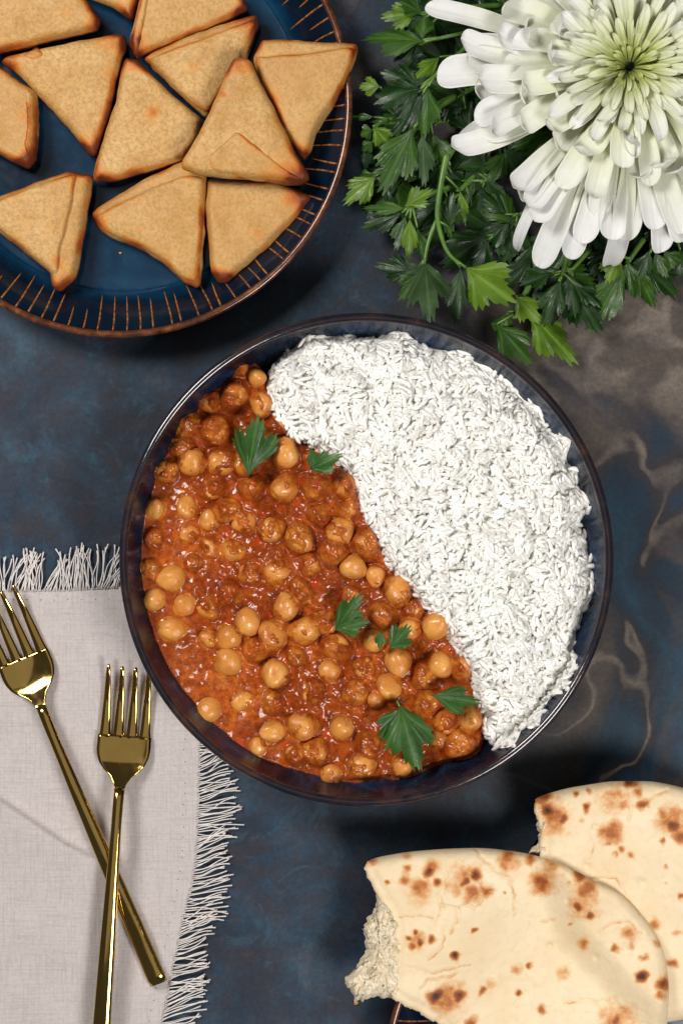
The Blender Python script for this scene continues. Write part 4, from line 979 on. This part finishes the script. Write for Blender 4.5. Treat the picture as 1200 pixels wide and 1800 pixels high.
# ------------------------------------------------------------------ flatbread
def naan(poly, label, zfun, h, spots, creases, crust_cut, torn, seed, bumps=(), c0=None):
    P = resample(np.array(poly, float), 620)
    # torn stretch of the outline gets a ragged edge, the rest is rounded
    sm = P.copy()
    for _ in range(45): sm = (np.roll(sm, 1, 0)+2*sm+np.roll(sm, -1, 0))/4
    tm = np.zeros(len(P))
    for (a, b) in zip(torn[:-1], torn[1:]): tm = np.maximum(tm, sstep(14, 4, segdist(P, np.array(a, float), np.array(b, float))))
    rag = np.column_stack([fbm(P[:, 0]*.12, P[:, 1]*.12, seed, 3), fbm(P[:, 0]*.12+9, P[:, 1]*.12, seed+5, 3)])*4.5
    rag = rag*tm[:, None]; P = sm
    c = np.array(c0, float)
    ts = np.concatenate([[1, .994, .986, .976, .964, .95, .935], np.linspace(.915, .02, 105)])
    T, F = ringfill(P, c, ts); n = len(P)
    for i, t_ in enumerate(ts[:14]): T[i*n:(i+1)*n] += rag*max(0, 1-i/12.0)**1.5
    P = sm+rag
    d = np.maximum(pdist(T, resample(P, 260)), 0)
    tmf = np.zeros(len(T)); tmf = sstep(26, 8, linedist(T, torn))
    ro = lambda x: np.sqrt(np.clip(1-(1-np.clip(x, 0, 1))**2, 0, 1))
    top = h*(0.35+0.65*(0.75*ro(d/22)+0.25*ro(d/75)))*(1-tmf)+h*(0.66+0.2*ro(d/10))*tmf
    top = top+0.0009*fbm(T[:, 0]/70, T[:, 1]/70, seed+1, 3)*sstep(0, 30, d)
    char = np.zeros(len(T)); wp = T+7*np.column_stack([fbm(T[:, 0]*.05, T[:, 1]*.05, seed+2, 3), fbm(T[:, 0]*.05+7, T[:, 1]*.05, seed+4, 3)])
    for (x, y, r, s) in spots:
        char = np.maximum(char, s*np.exp(-((np.hypot(wp[:, 0]-x, wp[:, 1]-y)/(r*1.22))**2)*0.9))
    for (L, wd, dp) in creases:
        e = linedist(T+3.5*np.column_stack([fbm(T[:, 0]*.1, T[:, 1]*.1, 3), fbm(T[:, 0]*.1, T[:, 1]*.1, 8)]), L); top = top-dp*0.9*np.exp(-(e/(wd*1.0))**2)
        char = np.maximum(char, (0.33+0.15*fbm(T[:, 0]*.03, T[:, 1]*.03, 4))*np.exp(-(e/(wd*.75))**2))  # browned cracks, colour deepened to replace crease shade the lamps lose
    for (x, y, r, a) in bumps: top = top+a*np.exp(-((np.hypot(T[:, 0]-x, T[:, 1]-y)/r)**2))
    char = char+0.10*sstep(16, 2, d)*(1-tmf)
    z0 = zfun(T)
    V = W(T[:, 0], T[:, 1], z0+top)
    vb = W(T[:, 0], T[:, 1], z0)[n:]
    zlow = W(P[:, 0], P[:, 1], z0[:n]+top[:n]*0)                 # lower rim
    V2 = np.concatenate([V, zlow*1.0, vb]); m = len(V)
    j = np.arange(n); Fs_ = [(int(a), int(b), int(b)+m, int(a)+m)[::-1] for a, b in zip(j, (j+1) % n)]
    Fb = [tuple(i+m for i in reversed(f)) for f in F]
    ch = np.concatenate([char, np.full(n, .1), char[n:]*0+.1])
    base = W(c[0], c[1], float(z0.min()))
    t = thing('flatbread', base, label, 'flatbread', 'torn flatbreads on the plate')
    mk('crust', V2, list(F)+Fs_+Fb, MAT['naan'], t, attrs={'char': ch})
    # torn crumb: rough lumps along the tear
    K = resample(np.array(crust_cut, float), 260); kc = K.mean(0)
    rag = np.column_stack([fbm(K[:, 0]*.14, K[:, 1]*.14, seed+7, 3), fbm(K[:, 0]*.14+3, K[:, 1]*.14, seed+8, 3)])*6
    K = K+rag
    T2, F2 = ringfill(K, kc, np.concatenate([[1, .98, .95, .91], np.linspace(.86, .03, 34)]))
    d2 = np.maximum(pdist(T2, K), 0)
    T2 = T2+(np.column_stack([fbm(T2[:, 0]*.16, T2[:, 1]*.16, 31, 2), fbm(T2[:, 0]*.16+5, T2[:, 1]*.16, 37, 2)])*5)*sstep(0, 8, d2)[:, None]
    lump = 0.0040*np.abs(fbm(T2[:, 0]*.075, T2[:, 1]*.075, seed+11, 3))+0.0016*fbm(T2[:, 0]*.22, T2[:, 1]*.22, seed+13, 3)
    zt = zfun(T2)+h*0.22+h*0.66*np.sqrt(np.clip(d2/14, 0, 1))+lump*sstep(0, 5, d2)
    # the crumb shows only past the crust, so it ducks under it further in
    V3 = W(T2[:, 0], T2[:, 1], zt); n2 = len(K)
    low = W(K[:, 0], K[:, 1], zfun(K)+0.0002); q = np.arange(n2); m3 = len(V3)
    F3 = list(F2)+[(int(a), int(b), int(b)+m3, int(a)+m3)[::-1] for a, b in zip(q, (q+1) % n2)]
    mk('torn_crumb', np.concatenate([V3, low]), F3, MAT['crumb'], t)
    return t
RIMZ = 0.0262
def z_back(T):
    # lies on the plate rim on this side, sinks towards the plate middle
    dd = np.hypot(T[:, 0]-1086, T[:, 1]-1893)
    return RIMZ-0.012*sstep(430, 200, dd)
def z_front(T):
    dd = np.hypot(T[:, 0]-1086, T[:, 1]-1893)
    over = sstep(-30, 40, pdist(T, np.array([(937,1405),(1200,1384),(1330,1500),(1330,1650),(1280,1780),(1150,1800),(1000,1650),(952,1499)], float)))
    return RIMZ-0.013*sstep(430, 230, dd)+0.0128*over
N2 = [(937,1405),(947,1399),(997,1385),(1072,1373),(1147,1373),(1200,1384),(1260,1410),(1320,1500),(1330,1650),(1280,1780),(1150,1800),(1050,1720),(1000,1640),(962,1560),(948,1520),(946,1499),(950,1464),(943,1440),(938,1425)]
naan(N2, 'flatbread lying behind, blistered brown with a burnt corner at its tear', z_back, 0.0125,
     [(963,1424,12,1.0),(973,1437,24,.62),(989,1440,9,.85),(950,1403,16,.75),(1031,1421,7,.95),(1012,1396,5,.75),(1032,1392,5,.55),(1080,1403,26,.45),(1068,1397,12,.5),(1095,1412,10,.62),(1072,1464,20,.66),(1068,1480,9,.6),(1091,1493,7,.6),(1080,1503,6,.55),(1111,1503,7,.6),(1179,1443,28,.55),(1181,1453,12,.9),(1165,1432,12,.6),(1195,1470,14,.7),(1163,1479,6,.7),(1120,1393,8,.6),(1107,1379,8,.7),(1128,1413,8,.7),(1169,1525,5,.5),(1197,1576,7,.7),(1182,1694,9,.75),(1149,1623,10,.65),(1020,1440,6,.4),(1170,1555,4,.4),(1190,1640,6,.4)],
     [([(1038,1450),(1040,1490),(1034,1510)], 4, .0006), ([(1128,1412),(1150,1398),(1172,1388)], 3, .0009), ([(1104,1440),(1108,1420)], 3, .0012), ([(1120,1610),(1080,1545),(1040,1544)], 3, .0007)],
     [(940,1408),(958,1410),(966,1440),(970,1480),(966,1505),(930,1500),(944,1480),(948,1462),(940,1440)], [(937,1403),(940,1430),(950,1464),(946,1500)], 3, bumps=[(1030,1523,8,-.0018),(1128,1552,8,-.0015)], c0=(1130, 1570))
N1 = [(636,1516),(660,1507),(717,1497),(780,1492),(840,1490),(880,1493),(928,1500),(987,1517),(1040,1547),(1090,1568),(1125,1605),(1152,1640),(1168,1675),(1176,1740),(1172,1800),(1160,1880),(1090,1960),(960,1975),(850,1910),(800,1830),(770,1800),(757,1792),(732,1779),(712,1771),(690,1758),(678,1745),(684,1700),(692,1650),(688,1612),(668,1580),(659,1567),(645,1542)]
naan(N1, 'flatbread lying on top, cracked and char spotted with torn crumb towards the napkin', z_front, 0.0130,
     [(755,1535,9,1.0),(757,1525,14,.6),(737,1563,20,.6),(712,1545,12,.62),(717,1526,7,.62),(770,1554,7,.75),(680,1551,5,.7),(820,1545,30,.42),(836,1540,10,.85),(818,1552,8,.9),(830,1570,16,.6),(806,1560,18,.4),(855,1565,10,.55),(730,1654,20,.5),(736,1654,6,.95),(717,1650,6,.85),(729,1637,5,.8),(722,1665,8,.7),(759,1650,7,.85),(799,1682,7,.95),(831,1635,5,.75),(765,1752,13,1.1),(785,1757,28,.62),(806,1752,10,.9),(845,1740,7,.8),(858,1738,12,.4),(949,1552,18,.7),(962,1545,24,.42),(1024,1592,26,.5),(1017,1592,9,.9),(1037,1610,8,.75),(1029,1563,16,.68),(893,1512,16,.62),(888,1522,10,.6),(933,1511,10,.65),(968,1525,20,.38),(1016,1536,11,.72),(1107,1643,14,.55),(1108,1660,9,.5),(1080,1667,7,.7),(1024,1659,11,.5),(1128,1715,9,.98),(1164,1730,12,.85),(1158,1750,8,.6),(911,1743,6,.75),(955,1774,9,.6),(931,1695,6,.7),(908,1702,11,.45),(988,1710,13,.4),(1086,1793,32,.5),(1080,1790,10,.7),(1133,1681,7,.6),(830,1797,10,.7),(650,1515,10,.45),(715,1506,8,.4),(998,1555,6,.3),(998,1622,5,.6),(886,1570,4,.4),(675,1602,5,.4),(1128,1596,9,.6),(1150,1660,8,.4)],
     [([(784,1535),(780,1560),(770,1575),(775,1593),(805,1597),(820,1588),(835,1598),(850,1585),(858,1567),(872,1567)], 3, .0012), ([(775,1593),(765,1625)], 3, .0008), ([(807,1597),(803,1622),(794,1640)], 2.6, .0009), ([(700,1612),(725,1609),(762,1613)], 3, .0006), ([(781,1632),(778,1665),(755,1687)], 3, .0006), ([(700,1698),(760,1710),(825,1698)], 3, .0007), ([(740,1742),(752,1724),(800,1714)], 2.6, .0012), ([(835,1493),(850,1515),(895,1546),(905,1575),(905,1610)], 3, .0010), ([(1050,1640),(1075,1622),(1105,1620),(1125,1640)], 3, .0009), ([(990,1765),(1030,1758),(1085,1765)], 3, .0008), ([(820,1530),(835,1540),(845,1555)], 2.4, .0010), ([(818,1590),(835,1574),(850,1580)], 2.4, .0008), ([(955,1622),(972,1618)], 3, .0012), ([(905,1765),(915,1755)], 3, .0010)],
     [(660,1565),(690,1590),(708,1620),(712,1680),(712,1745),(690,1756),(660,1752),(622,1760),(608,1722),(622,1702),(644,1670),(638,1625),(656,1605)], [(636,1520),(645,1542),(660,1568),(688,1612),(690,1650),(684,1700),(680,1748),(712,1771),(757,1792),(800,1830)], 9, bumps=[(997,1583,5,-.0014),(965,1662,5,-.0014),(1047,1682,6,-.0012),(1095,1640,30,.0012),(785,1755,38,.0016),(820,1555,45,.0012)], c0=(900, 1690))

# ------------------------------------------------------------------ stray crumbs
def crumb(x, y, z, r, label, m):
    s = np.random.default_rng(int(x)); n, mt = 8, 6; V = []
    for i in range(mt+1):
        for j in range(n):
            a = 2*math.pi*j/n; p = math.pi*i/mt; V.append(np.array([math.sin(p)*math.cos(a), .7*math.sin(p)*math.sin(a), .6*math.cos(p)])*r*(s.uniform(.75, 1.2) if 0 < i < mt else 1))
    F = [(i*n+j, (i+1)*n+j, (i+1)*n+(j+1) % n, i*n+(j+1) % n) for i in range(mt) for j in range(n)]
    V = np.array(V); V = V+W(x, y, z)-np.array([0, 0, V[:, 2].min()])
    tag(mk('crumb', V, F, m, attrs={'brown': np.full(len(V), .3), 'char': np.full(len(V), .5)}), label, 'crumb')
crumb(212, 445, FLOOR, .0008, 'single pale pastry crumb on the bare blue plate floor', MAT['pastry'])
crumb(626, 1762, 0.0, .0014, 'small browned bread crumb on the board beside the torn flatbread', MAT['naan'])
